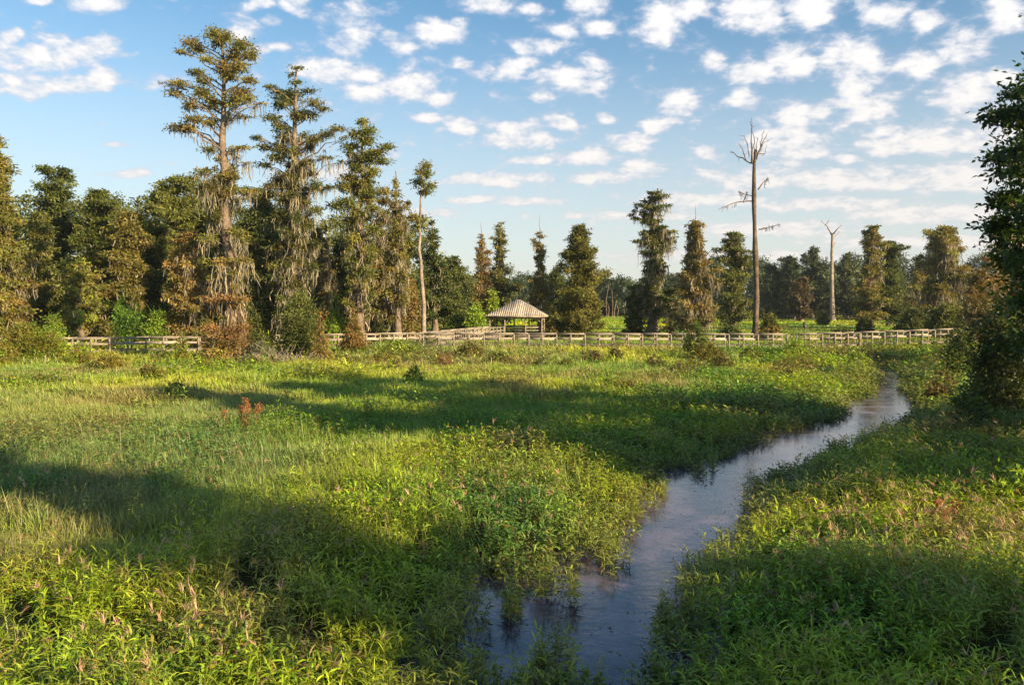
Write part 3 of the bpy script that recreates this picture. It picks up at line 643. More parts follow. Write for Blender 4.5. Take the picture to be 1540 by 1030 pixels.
snag('slender pale dead trunk forking into a wishbone top in the far meadow', 215, [(1252, 480), (1251, 430), (1251, 380), (1252, 352)], .55, .3,
     [([(1251, 354), (1244, 341), (1234, 331)], .26, 2), ([(1252, 354), (1259, 345), (1266, 338)], .24, -2), ([(1252, 360), (1259, 352), (1262, 348)], .16, 2), ([(1242, 339), (1245, 334), (1247, 331)], .14, 0), ([(1253, 372), (1257, 362)], .15, 1)], M_pale)
snag('thin pale dead trunk standing between the two mossy cypresses left of the column tree', 90, [(497, 505), (496, 440), (494, 370)], .16, .06, [([(495, 400), (489, 390)], .05, 1)], M_pale)

# --- left wood
G3 = 'trees of the wood left behind the boardwalk'
W = lambda *a: [(i / (len(a) - 1), v) for i, v in enumerate(a)]
tr('cypress_tree', 'tall mossy cypress at the very left edge of the wood', G3, -6, 78, 205, W(40, 46, 44, 40, 34, 26, 20, 14), .05, 130, 1.6, CY, 31, ls=.3, moss=.6)
tr('pine_tree', 'open crowned dark tree showing sky through its top, second from the left edge', G3, 82, 100, 258, W(24, 26, 28, 30, 34, 34, 30), .2, 80, 1.6, DKG + [CY[0]], 32, ls=.33, moss=.2, bark=M_dead, rag=.5)
tr('cypress_tree', 'mossy bronze cypress in front of the open crowned dark tree', G3, 55, 88, 322, W(40, 44, 40, 30, 14), .03, 90, 1.5, CYB[:1] + CY[:3], 33, ls=.3, moss=.6)
tr('cypress_tree', 'full green cypress with a rounded double top above the left boardwalk', G3, 150, 96, 286, W(34, 36, 40, 40, 38, 34, 16), .03, 130, 1.7, CY, 34, ls=.32, moss=.4)
tr('cypress_tree', 'bronze and gold cypress above the bright green bushes', G3, 190, 86, 322, W(40, 42, 38, 32, 24, 12), .03, 120, 1.5, CYB + [(.2, .16, .035)], 35, ls=.3, moss=.6)
tr('broadleaf_tree', 'dark oak with a spreading lacy top left of the tallest cypress', G3, 262, 98, 268, W(30, 32, 36, 44, 46, 44, 30), .2, 110, 1.7, DKG + [CY[0]], 36, ls=.33, moss=.15, rag=.45)
tr('cypress_tree', 'bronze cypress just left of the tallest cypress', G3, 285, 84, 352, W(36, 38, 36, 28, 14), .03, 100, 1.4, CYB, 37, ls=.3, moss=1.0)
tr('broadleaf_tree', 'dark green full tree filling the gap right of the tallest cypress', G3, 392, 96, 286, W(36, 36, 40, 44, 38, 20), .06, 130, 1.7, DKG + [CY[0]], 38, ls=.33, moss=.5)
tr('broadleaf_tree', 'round dark tree crown behind the tallest cypress trunk', G3, 318, 104, 272, W(36, 36, 42, 44, 38, 22), .05, 120, 1.8, DKG, 39, ls=.34, moss=.2)
tr('cypress_tree', 'green cypress low behind the left boardwalk between bronze trees', G3, 118, 82, 395, W(36, 38, 30, 14), .02, 80, 1.3, CY + LTG[:1], 40, ls=.28, moss=.5)
tr('cypress_tree', 'bronze cypress at the left edge below the tall mossy one', G3, 18, 80, 372, W(34, 36, 30, 12), .02, 80, 1.4, CYB, 41, ls=.28, moss=1.2)
tr('cypress_tree', 'shaded cypress between the bronze and gold cypress and the lacy oak', G3, 230, 92, 330, W(34, 36, 34, 28, 12), .03, 100, 1.5, DKG + CY[:2], 42, ls=.3, moss=.5)
tr('cypress_tree', 'short mossy cypress under the second tallest cypress', G3, 475, 92, 345, W(32, 34, 30, 22, 10), .03, 90, 1.4, CYB + [DKG[0]], 43, ls=.3, moss=1.4, mossk=1.5)
tr('broadleaf_tree', 'dark tree filling in behind the dense stepped cypress', G3, 515, 104, 352, W(34, 34, 28, 12), .03, 80, 1.6, DKG, 44, ls=.34, moss=.3)
tr('cypress_tree', 'mossy cypress between dense stepped cypress and the column tree', G3, 570, 98, 330, W(26, 28, 24, 18, 8), .03, 90, 1.3, CYB, 45, ls=.3, moss=1.3, mossk=1.6)
tr('cypress_tree', 'dark tree to the right behind the bare pole trunk', G3, 680, 122, 388, W(28, 28, 24, 10), .03, 70, 1.5, DKG + CY[:1], 46, ls=.36, moss=.3)
tr('cypress_tree', 'lowest bronze cypress just behind the column tree', G3, 615, 96, 420, W(24, 26, 20, 8), .02, 60, 1.2, CYB, 47, ls=.3, moss=.6)

# rear woods: one far mass
def woods():
    mb = MB(); r = np.random.default_rng(5); C = []; R = []; K = []
    def mass(x0, x1, D0, D1, n, top, jit, w, colsel):
        for i in range(n):
            D = r.uniform(D0, D1); px = x0 + (x1 - x0) * (i + r.random()) / n; tp = top + r.uniform(-jit, jit)
            b = at(px, 455, D); h = at(px, tp, D)[2]
            hw = w * r.uniform(.6, 1.2)
            for j in range(16):
                t = (j + r.random()) / 16; ww = hw * (1.15 - t) ** .45 * (.5 if t < .15 else 1)
                c = np.array([b[0] + r.uniform(-1, 1) * ww, D + r.uniform(-1, 1) * ww, h * (.05 + .93 * t)]); cr = hw * r.uniform(.3, .55)
                C.append(c); R.append((cr, cr, cr * .8)); K.append(colsel)
    mass(-60, 330, 112, 132, 34, 304, 20, 4.2, 0)
    mass(330, 640, 112, 140, 28, 338, 22, 4.0, 0)
    mass(600, 760, 200, 240, 12, 412, 12, 6, 0)
    mass(640, 1080, 270, 310, 34, 418, 7, 6.5, 1)
    mass(1060, 1620, 290, 330, 34, 392, 9, 7.5, 1)
    mass(1130, 1300, 235, 260, 14, 402, 10, 5, 2)
    mass(1290, 1620, 200, 250, 16, 412, 12, 6, 0)
    C = np.array(C); R = np.array(R); K = np.array(K)
    for k, cols, ls in ((0, DKG, .5), (1, [(.03, .055, .02), (.045, .07, .025), (.06, .085, .035)], .85), (2, GRG, .75)):
        s = K == k; leafcloud(mb, C[s], R[s], 26 if k == 0 else 11, ls, cols)
    tag(mb.obj('woods', M_crown), kind='stuff', label='dark far-off woods closing the view behind the meadow', cat='woods')
    tm = MB()
    for i in range(120):
        D = r.uniform(225, 300); px = r.uniform(620, 1500); b = at(px, 455, D); h = r.uniform(5, 11)
        p = np.array([b[0], D, 0.1]); tube(tm, [p, p + [r.uniform(-.4, .4), 0, h * .5], p + [r.uniform(-.8, .8), 0, h]], [.15, .11, .05], 5)
    tag(tm.obj('woods_trunks', M_bark, None, True, False), kind='stuff', label='pale thin trunks showing in the edge of the far woods', cat='woods')
woods()
G4 = 'grey green trees at the far meadow edge'
for i, (px, D, tp, w, lab) in enumerate([(1160, 225, 398, 15, 'grey green meadow edge tree just right of the tall dead trunk'), (1192, 222, 388, 16, 'fuller grey green meadow edge tree second right of the tall dead trunk'),
        (1222, 228, 375, 17, 'tallest grey green tree at the far meadow edge, behind the thin leaning trunk'), (1275, 225, 382, 15, 'green far tree directly right of the wishbone dead trunk'),
        (1205, 205, 420, 14, 'low reddish tree at the foot of the far meadow edge trees')]):
    ptree('broadleaf_tree', lab, G4, px, D, tp, W(w * .8, w, w, w, w * .5), .12, 50, 2.2, (GRG if i != 4 else [(.12, .08, .04), (.09, .08, .035)]), 60 + i, ls=.7, dens=28, moss=0, bark=M_pale, flat=.8)

# --- right edge trees
traced('broadleaf_tree', 'near dark leafy tree cut off by the right edge of the view', None, 28,
       [(1640, 700), (1635, 560), (1625, 400), (1615, 280), (1610, 120), (1600, 20)], .22, .05,
       [(1530, 140, 26, 12, 0), (1505, 172, 32, 14, 0), (1535, 170, 30, 16, 0), (1500, 238, 24, 9, 0), (1530, 225, 34, 20, 0), (1525, 260, 34, 14, 0), (1505, 305, 24, 18, 0), (1535, 300, 38, 24, 0), (1500, 340, 26, 16, 0), (1530, 350, 44, 26, 0), (1520, 388, 34, 18, 0), (1560, 400, 40, 30, 0),
        (1580, 120, 50, 30, 0), (1570, 190, 50, 34, 0), (1580, 250, 50, 34, 0), (1590, 320, 60, 40, 0), (1620, 80, 50, 34, 0), (1650, 140, 60, 40, 0), (1660, 220, 60, 40, 0), (1680, 300, 60, 44, 0), (1600, 390, 60, 40, 0), (1680, 380, 60, 44, 0), (1600, 30, 40, 30, 0),
        (1560, 450, 60, 40, 0), (1640, 460, 70, 40, 0), (1700, 450, 60, 40, 0), (1560, 520, 50, 30, 0)],
       [(.045, .085, .014), (.07, .12, .018), (.03, .06, .012)], ls=.2, dens=330, depth=2.6, crownmat=M_broad, flare=1.5, base_z=.1)
traced('cypress_tree', 'mossy cypress lit golden behind the near dark leafy tree', G2, 62, [(1530, 520), (1528, 440), (1525, 350)], .4, .08,
       [(1525, 352, 20, 8, .3), (1500, 372, 22, 9, .4), (1535, 380, 26, 12, .6), (1492, 388, 14, 8, .3), (1515, 398, 30, 12, 1.0), (1540, 415, 26, 12, 1.3), (1500, 425, 22, 12, 1.0), (1525, 440, 34, 14, 1.4), (1490, 450, 16, 12, .8), (1515, 470, 34, 16, 1.2), (1545, 470, 30, 20, 1.2), (1500, 495, 26, 16, .8), (1560, 370, 30, 14, 1), (1570, 420, 30, 20, 1), (1560, 500, 40, 24, 1)],
       CYB, ls=.2, dens=170, mossw=.07, moss=1.4)

# --- shrubs
def shrub(label, group, px, D, top, hw, cols, seed, ls=.2, dens=110, n=None, name='shrub', moss=0, cat='shrub', base_px=None, mt=None, flat=.75, cone=False, zb=None):
    r = np.random.default_rng(seed)
    b = at(px, 470, D); b[2] = (float(ground_z(b[0], b[1])) - .03) if zb is None else zb
    h = max(.5, at(px, top, D)[2] - b[2]); w = hw * pxm(D) * 1.12
    e = empty(name, b, label, cat, group)
    sm = MB(); C = []; R = []; n = n or int(16 + w * h * 4.5)
    for i in range(n):
        t = (i + r.random()) / n; az = i * 2.4 + r.uniform(-.5, .5)
        wt = w * ((1.02 - t) ** (.9 if cone else .42)) * (1 if cone else min(1, .7 + t))
        cr = min(max(.18, wt * .5), .34 * min(w, h) + .12) * r.uniform(.7, 1.25); d = max(0, wt * r.uniform(.75, 1.15) - cr * .6)
        c = np.array([math.cos(az) * d, math.sin(az) * d, max(cr * .5, t * (h - cr * .6))]); C.append(c); R.append((cr, cr, cr * flat))
        if i % 3 == 0 and t > .4: limb(sm, (r.uniform(-.1, .1) * w, r.uniform(-.1, .1) * w, -.05), c, .02 + .012 * h, .008, n=5)
    sm.obj('stem', M_dead, e, True, False)
    cm = MB(); leafcloud(cm, C, R, dens, ls, cols)
    q = int(16 + w * h * 14); ca = np.array(C)[r.integers(0, n, q)]; A = dirs(q, .5); A[:, 2] = abs(A[:, 2])   # loose shoots breaking the outline
    ra = np.array(R)[r.integers(0, n, q)]
    for kk in range(3): kites(cm, ca + A * ra * (1.05 + .28 * kk), A, np.full(q, ls * 1.1), np.full(q, ls * .4), mixcol(cols, q))
    cm.obj('foliage', mt or M_crown, e)
    if moss:
        P = np.repeat(np.array(C), 8, 0) + rng.normal(size=(len(C) * 8, 3)) * .2; mm = MB(); mossfall(mm, P, np.full(len(P), moss), .09); mm.obj('hanging_moss', M_moss, e)['kind'] = 'stuff'
    return e
GS = 'shrubs in front of the left wood'; GF = 'shrubs growing in the marsh field'; GR_ = 'shrubs round the right edge tree'
GOLD = [(.20, .17, .025), (.26, .20, .03), (.13, .15, .02), (.24, .14, .03)]
for a in [
    ('tall gold and green shrub hiding the left end of the boardwalk', GS, 42, 66, 482, 44, GOLD + LTG[:1], 1),
    ('bright green shrub at the right side of the gold shrub near the boardwalk start', GS, 78, 72, 470, 22, LTG + GOLD[:1], 2),
    ('yellow green low shrub at the far left edge of the field', GS, 0, 60, 508, 24, GOLD + LTG, 3),
    ('large fresh green bush behind the middle of the left boardwalk', GS, 192, 84, 446, 34, LTG + [(.06, .11, .02)], 4),
    ('green bush behind the boardwalk right of the large fresh green bush', GS, 238, 83, 462, 26, LTG + GOLD[:1], 5),
    ('bronze bush behind the left boardwalk beside the large fresh green bush', GS, 120, 84, 462, 26, CYB + LTG[:1], 6),
    ('yellow sapling in front of the boardwalk left of the tallest cypress', GS, 272, 63, 500, 15, GOLD + LTG, 7),
    ('large dark green bush right of the tallest cypress base', GS, 452, 68, 436, 36, DKG + [(.07, .11, .03)], 8),
    ('golden brown feathery shrub right of the large dark green bush', GS, 482, 65, 466, 20, GOLD + RB_, 9),
    ('bronze cone shaped shrub beside the start of the pavilion walkway', GS, 531, 74, 462, 24, RB_ + GOLD, 10),
    ('fresh green bush among the mossy trunks above the bronze cone shrub', GS, 505, 88, 438, 22, LTG, 11),
    ('green bush hiding the walkway rail left of the corner', GS, 598, 72, 508, 30, LTG + DKG[1:3], 12),
    ('rounded lime green bush left of the pavilion', GS, 716, 108, 454, 17, LTG + [(.16, .24, .02)], 13),
    ('dim green bush between pole trunk and rounded lime bush', GS, 688, 110, 470, 20, DKG + LTG[:1], 14),
    ('lime sapling crown behind the left slope of the pavilion roof', GS, 742, 128, 436, 13, LTG, 15),
    ('dark bush behind the pavilion right corner', GS, 834, 112, 463, 15, DKG + CYB[:1], 16),
    ('dark green bush behind the column tree foot', GS, 565, 92, 474, 22, DKG + CYB[:2], 17),
    ('shaded bush at the foot of the bronze and gold cypress', GS, 160, 82, 482, 20, CYB + DKG[:2], 18),
    ('low shaded bush behind the left boardwalk near the tallest cypress', GS, 310, 78, 478, 26, CYB + DKG[:2], 19),
    ('dark shaded bush directly behind the tallest cypress base', GS, 385, 76, 468, 30, DKG + CYB[:1], 20),
    ('pale tangled low bush covering the boardwalk right of the tallest cypress', GS, 390, 64, 510, 26, [(.16, .17, .09), (.1, .13, .05), (.24, .2, .13)], 21),
    ('lone green bush standing before the boardwalk left of the tall dead trunk', GF, 1045, 72, 478, 20, DKG + LTG[:1], 22),
    ('low spreading bush under the lone green bush before the boardwalk', GF, 1062, 66, 512, 30, CY + GOLD[:2], 23),
    ('small leafy sapling in the marsh below the walkway corner', GF, 622, 47, 548, 17, LTG + DKG[:2], 24),
    ('olive low shrub in front of the pavilion walkway', GF, 708, 70, 511, 24, CYB + [(.08, .1, .02)], 25),
    ('brown low shrub in the marsh right of the olive one', GF, 745, 63, 528, 22, [BR, (.1, .08, .03), CY[0]], 26),
    ('dark low shrub in the marsh below the pavilion', GF, 815, 57, 534, 15, DKG + CYB[:1], 27),
    ('rust red low shrub left of the brown ones below the walkway', GF, 668, 59, 530, 18, RB_, 28),
    ('brown shrub low in the marsh below the long straight rail', GF, 890, 62, 524, 20, [BR, (.1, .09, .03)], 29),
    ('tall weedy dark plant in the mid marsh left of the creek', GF, 945, 44, 570, 13, [BR, DKG[1], (.16, .08, .04)], 30),
    ('brown mounded shrub in marsh below the lone green bush', GF, 985, 58, 532, 18, [BR, CY[2]], 31),
    ('mauve brown weedy shrub in marsh left of the creek head', GF, 1025, 53, 545, 24, [BR, (.14, .09, .05), DKG[2]], 32),
    ('gold weedy shrub behind the creek head', GF, 1085, 58, 532, 22, GOLD + [BR], 33),
    ('gold green mound left of the yellow weedy mound in the left marsh', GF, 118, 62, 522, 26, GOLD + LTG[:1], 51),
    ('leafy green mound in the marsh right of the tall yellow sapling', GF, 305, 56, 535, 22, LTG + GOLD[:2], 52),
    ('low golden mound below the green bush that hides the walkway rail', GF, 575, 62, 528, 24, GOLD + CYB[:1], 53),
    ('green and rust mound left of the small leafy sapling', GF, 592, 56, 540, 18, LTG[:1] + RB_, 54),
    ('low olive mound right of the dark shrub below the pavilion', GF, 850, 58, 538, 20, CY, 55),
    ('small dark bush in the marsh right of the brown shrub below the straight rail', GF, 925, 64, 520, 15, DKG + [BR], 56),
    ('olive green bush in the marsh right of the lone green bush', GF, 1130, 66, 521, 22, CY + LTG[:1], 57),
    ('fresh green mound on the far bank where the creek disappears', GF, 1290, 62, 528, 22, LTG + CY[:1], 58),
    ('reedy green clump where the straight rail meets the ramp', GF, 1196, 68, 506, 22, LTG + [(.1, .14, .04)], 34),
    ('yellow weedy mound in the left marsh below the boardwalk', GF, 160, 58, 530, 30, GOLD + [ST], 35),
    ('green leafy sapling in the marsh below the yellow sapling', GF, 262, 40, 572, 20, LTG + DKG[1:3], 36),
    ('olive shrub mound below the start of left boardwalk', GF, 225, 50, 546, 26, GOLD + DKG[1:3], 37),
    ('dark bush low behind the straight rail left of the dead trunk', GF, 1098, 96, 487, 22, DKG + CY[:1], 38),
    ('dark bushy clump at the foot of the tall dead trunk', GF, 1158, 101, 471, 18, DKG + CYB[:1], 39),
    ('round bush in the far meadow below the grey green trees', GF, 1238, 170, 470, 10, CYB, 40),
    ('dark bush mass at the foot of the flat topped cypress', GF, 1375, 118, 462, 26, DKG, 41),
    ('dark bush at the foot of the pale trunk layered cypress', GF, 1300, 122, 475, 14, DKG, 42),
    ('dark bush mass beneath the wide crowned cypress', GF, 1425, 110, 455, 30, DKG + CY[:1], 43),
    ('small dark bush in the meadow right behind the ramp', GF, 1268, 100, 490, 18, DKG + CY[:1], 44),
    ('dark leafy bush at the right end of the ramp', GR_, 1445, 50, 488, 32, DKG + [(.05, .09, .016)], 45),
    ('tall dark thicket below the near leafy tree at the right edge', GR_, 1510, 33, 440, 58, DKG + [(.05, .09, .016)], 46),
    ('rusty weedy bush left of the dark thicket', GR_, 1420, 41, 555, 22, RB_ + [BR, DKG[0]], 47),
    ('lower dark shrub spreading out from the thicket foot', GR_, 1460, 30, 575, 34, DKG + LTG[:1], 48),
    ('bright leafy shrub in the right foreground corner of the lit bank', GR_, 1545, 18.5, 690, 60, LTG + [(.05, .1, .015)], 49),
    ]:
    lab, g, px, D, top, hw, cols, sd = a
    shrub(lab, g, px, D, top, hw, cols, sd, ls=max(.15, .0027 * D), dens=min(300, 230 * (60 / D) ** 1.2), cone=('cone' in lab or 'feathery' in lab), mt=M_broad if D < 35 else None)
# vines wrapped round the foot of the tallest cypress
def vines():
    b = at(340, 545, 64.4); b[2] = .1
    e = empty('vine_thicket', b, 'rusty brown vines and roots wrapped round the base of the tallest cypress', 'vine thicket')
    mb = MB(); C = []; R = []
    for x, y, rx, ry in [(340, 500, 30, 10), (325, 515, 24, 12), (352, 515, 24, 12), (335, 530, 34, 12), (318, 540, 20, 8), (362, 538, 22, 10), (342, 545, 30, 8), (322, 492, 18, 7), (358, 492, 20, 7), (340, 448, 26, 6), (318, 452, 16, 5), (362, 450, 14, 5)]:
        for dd in (-.9, .9):
            p = at(x, y, 65 + dd) - b; C.append(p); R.append((rx * .052, rx * .05, ry * .058))
    leafcloud(mb, C, R, 260, .2, RB_ + CYB[:2]); mb.obj('foliage', M_crown, e)
    sm = MB()
    for i in range(60):
        a = rng.uniform(0, 2 * PI); r0 = rng.uniform(.6, 1.3); h = rng.uniform(2.4, 5.2); c = np.array([.25, .6, 0])
        limb(sm, c + [math.cos(a) * r0 * 1.1, math.sin(a) * r0 * 1.1, 0], c + [math.cos(a) * r0 * .75, math.sin(a) * r0 * .75, h], .035, .02, n=6, wob=.08)
    sm.obj('stem', M_dead, e, True, False)
    P = np.array([[math.cos(a) * r + .25, math.sin(a) * r + .6, z] for a, r, z in zip(rng.uniform(0, 6.3, 150), rng.uniform(.6, 1.5, 150), rng.uniform(2.8, 6.8, 150))])
    mm = MB(); mossfall(mm, P, np.full(150, 2.0), .09, RB_ + MS); mm.obj('hanging_moss', M_moss, e)['kind'] = 'stuff'
vines()
# fallen brush beside it
def brush():
    b = at(418, 538, 63); b[2] = .15
    e = empty('brush_pile', b, 'heap of dead grey branches and dark weeds right of the tallest cypress base', 'brush pile')
    sm = MB()
    for i in range(150):
        a = rng.uniform(0, PI); p = np.array([rng.uniform(-3, 3.4), rng.uniform(-1, 1), 0]); h = max(.3, 1.7 - abs(p[0]) * .35)
        limb(sm, p, p + [rng.uniform(-1.4, 1.4), rng.uniform(-.6, .6), h * rng.uniform(.5, 1.2)], .03, .012, n=5, wob=.25)
    sm.obj('branch', M_pale, e, True, False)
    mb = MB(); C = [(rng.uniform(-3, 3.4), rng.uniform(-.9, .9), rng.uniform(.1, .8)) for _ in range(30)]
    leafcloud(mb, C, [(.5, .5, .3)] * 30, 60, .17, [(.16, .14, .09), (.1, .11, .05), (.3, .26, .2), (.07, .06, .05)]); mb.obj('foliage', M_crown, e)
brush()
# rusty weeds standing up in the left field
def rust_weed(label, px, py, D, n, seed):
    r = np.random.default_rng(seed); b = at(px, py, D); b[2] = float(ground_z(b[0], b[1])); e = empty('rust_weed', b, label, 'weed plant', 'rust red weeds in the field')
    sm = MB(); fm = MB()
    for i in range(n):
        a = r.uniform(0, 6.28); rr = r.uniform(0, .5); p = np.array([math.cos(a) * rr, math.sin(a) * rr, 0]); q = p * 1.5 + [0, 0, r.uniform(.9, 1.35) * (1 if n > 5 else .6)]
        limb(sm, p, q, .012, .006, n=4, wob=.05); leafcloud(fm, [q, q - [0, 0, .16]], [(.13, .13, .11)] * 2, 900, .07, [(.33, .13, .05), (.28, .15, .06), (.38, .19, .07)])
        leafcloud(fm, [p + (q - p) * .5], [(.14, .14, .3)], 260, .09, [(.3, .13, .05), (.14, .15, .03)])
    sm.obj('stem', M_dead, e, True, False); fm.obj('seed_head', M_moss, e)['kind'] = 'stuff'
rust_weed('tall rust orange weed standing alone in the mid left field', 368, 660, 29, 9, 1)
rust_weed('small rust red dock plant in the right foreground bank', 1420, 800, 16.2, 4, 2)

# --- trees standing outside the view to the right, whose long shadows cross the marsh
SAZ = math.radians(54); SH = np.array([math.sin(SAZ), -math.cos(SAZ)]); NH = np.array([math.cos(SAZ), math.sin(SAZ)])
ELEV = math.radians(20)
def shade_tree(label, p, q, h, w, t0, seed, n=60):
    xy = NH * p + SH * q; b = np.array([xy[0], xy[1], .15]); r = np.random.default_rng(seed)
    cl = [(c + b, rr, m, nl) for c, rr, m, nl in profile_clumps(h, [(0, w * .8), (t0, w), (.7, w), (1, w * .4)], t0, n, 1.5, r, .5, .7)]
    build_tree('cypress_tree', label, 'cypresses right of the viewpoint', b, [b, b + [0, 0, h * .5], b + [.2, 0, h]], .4, .06, cl, CY, .4, 88, twigs=False)
shade_tree('cypress standing just behind the viewpoint to the right', 9.5, 27, 20.5, 2.3, .42, 201, 60)
shade_tree('low wide cypress just outside the lower right corner', 12.9, 11.5, 6.2, 2.5, .2, 205, 40)
shade_tree('tall cypress beyond the right edge nearest the creek', 23.2, 15, 20.5, 3.1, .24, 202, 90)
shade_tree('cypress beyond the right edge next to the tallest of them', 29.0, 17, 20, 3.2, .22, 203, 80)
shade_tree('shorter cypress beyond the right edge behind the leafy tree', 35, 14, 11, 3.2, .2, 204)

# ------------------------------------------------------------------ boardwalk
def copy_part(o, parent, loc, rz=0):
    c = o.copy(); COL.objects.link(c); c.parent = parent; c.location = loc; c.rotation_euler = (0, 0, rz); return c
POST = {}
def boardwalk(label, P, width=1.9, spacing=1.5, rail_h=1.08, near=True, far=True, ends=0, sign=1):
    P = [np.asarray(p, float) for p in P]; e = empty('boardwalk', (P[0][0], P[0][1], 0), label, 'boardwalk', 'sections of the wooden boardwalk'); b = np.array([P[0][0], P[0][1], 0.])
    deck = MB(); rails = {'top_rail': MB(), 'middle_rail': MB()}; joist = MB(); sides = []
    post_loc = []
    for a, c in zip(P[:-1], P[1:]):
        d = c - a; ln = math.hypot(d[0], d[1]); u = d / ln; s = np.array([-u[1], u[0], 0]); rz = math.atan2(u[1], u[0])
        k = int(ln / .16)
        for i in range(k):           # deck boards laid across
            t = (i + .5) / k; p = a + d * t - b; box(deck, p + [0, 0, -.02 + rng.uniform(-.003, .003)], (ln / k / 2 - .006, width / 2 + .04, .02), rz, wood_tone(.2) * .8)
        for sd in (-1, 1):
            beam(joist, a + s * sd * (width / 2 - .06) + [0, 0, -.17] - b, c + s * sd * (width / 2 - .06) + [0, 0, -.17] - b, .05, .24, wood_tone(.1) * .8)
            if (sd == -1 and not near) or (sd == 1 and not far): continue
            o_ = s * sd * (width / 2 + .045)
            A = a + o_ - b; C_ = c + o_ - b; ins = -s * sd * .075
            m = max(1, round(ln / spacing)); V_ = C_ - A; L_ = np.linalg.norm(V_)
            for i0 in range(0, m, 2):          # boards span two bays, each its own shade and a little out of line
                i1 = min(m, i0 + 2); g = .004 / L_; p0 = A + V_ * (i0 / m + g); p1 = A + V_ * (i1 / m - g)
                j = lambda: np.array([0, 0, rng.normal() * .012])
                beam(rails['top_rail'], p0 + [0, 0, rail_h + .02] + ins * .3 + j(), p1 + [0, 0, rail_h + .02] + ins * .3 + j(), .17, .04, wood_tone() * 1.1)
                beam(rails['top_rail'], p0 + [0, 0, rail_h - .055] + ins + j(), p1 + [0, 0, rail_h - .055] + ins + j(), .05, .11, wood_tone())
                beam(rails['middle_rail'], p0 + [0, 0, .56] + ins + j() * 1.5, p1 + [0, 0, .56] + ins + j() * 1.5, .05, .17, wood_tone())
            for i in range(m + 1):
                post_loc.append((A + (C_ - A) * i / m, rz))
    deck.obj('deck', M_board, e); joist.obj('joist', M_board, e)
    for nm, r in rails.items():
        if r.n: r.obj(nm, M_board, e)
    if 'm' not in POST:
        mb = MB(); box(mb, (0, 0, rail_h / 2 - .35), (.07, .06, rail_h / 2 + .35)); POST['m'] = mb.mesh('post', M_wood, False, False)
    for p, rz in post_loc:
        o = bpy.data.objects.new('post', POST['m']); COL.objects.link(o); o.parent = e; o.location = p; o.rotation_euler = (0, 0, rz)
    pb = MB(); pl = []
    for a, c in zip(P[:-1], P[1:]):
        d = c - a; ln = math.hypot(d[0], d[1]); u = d / ln; s = np.array([-u[1], u[0], 0]); m = max(1, round(ln / 3))
        for i in range(m):
            for sd in (-1, 1):
                p = a + d * (i + .5) / m + s * sd * (width / 2 - .2) - b; tube(pb, [p + [0, 0, -.08], p * [1, 1, 0] + [0, 0, -.2]], [.1, .1], 8, cap=False)
    pb.obj('piling', M_darkwood, e, True, False)
    return e
DZ = .86
def dk(x, yrail, D=None, z=DZ, rh=1.1):
    """deck point under a rail top seen at photo x, row yrail"""
    d = ray(x, yrail); t = (z + rh - CAMZ) / d[2]; return np.array([d[0] * t, d[1] * t, z])
pL0 = dk(-60, 510); pL1 = dk(300, 506); pL2 = dk(628, 500.6)
pM0 = dk(628, 501.5) + np.array([0, -1.2, 0]); pM1 = dk(795, 501.4); pM2 = dk(1180, 502.2)
boardwalk('long wooden boardwalk running behind the tallest cypress on the left', [pL0, pL1, pL2])
pav = at(780, 455, 112); pavz = DZ
pv_in = np.array([pav[0] - 3.0, pav[1] - 3.2, DZ])
boardwalk('wooden walkway angling back from the corner to the pavilion', [pL2 + np.array([1.0, .7, 0]), pv_in])
boardwalk('straight wooden boardwalk crossing in front of the pavilion to the dead trunk', [pL2 + np.array([.9, -1.9, 0]), pM1, pM2])
r0 = pM2 + np.array([1.0, 0, 0]); r1 = at(1290, 455, 82); r1[2] = 1.05; r2 = at(1440, 455, 80.5); r2[2] = 1.45
boardwalk('wooden ramp rising to the right edge trees', [r0, r1, r2], spacing=1.25)

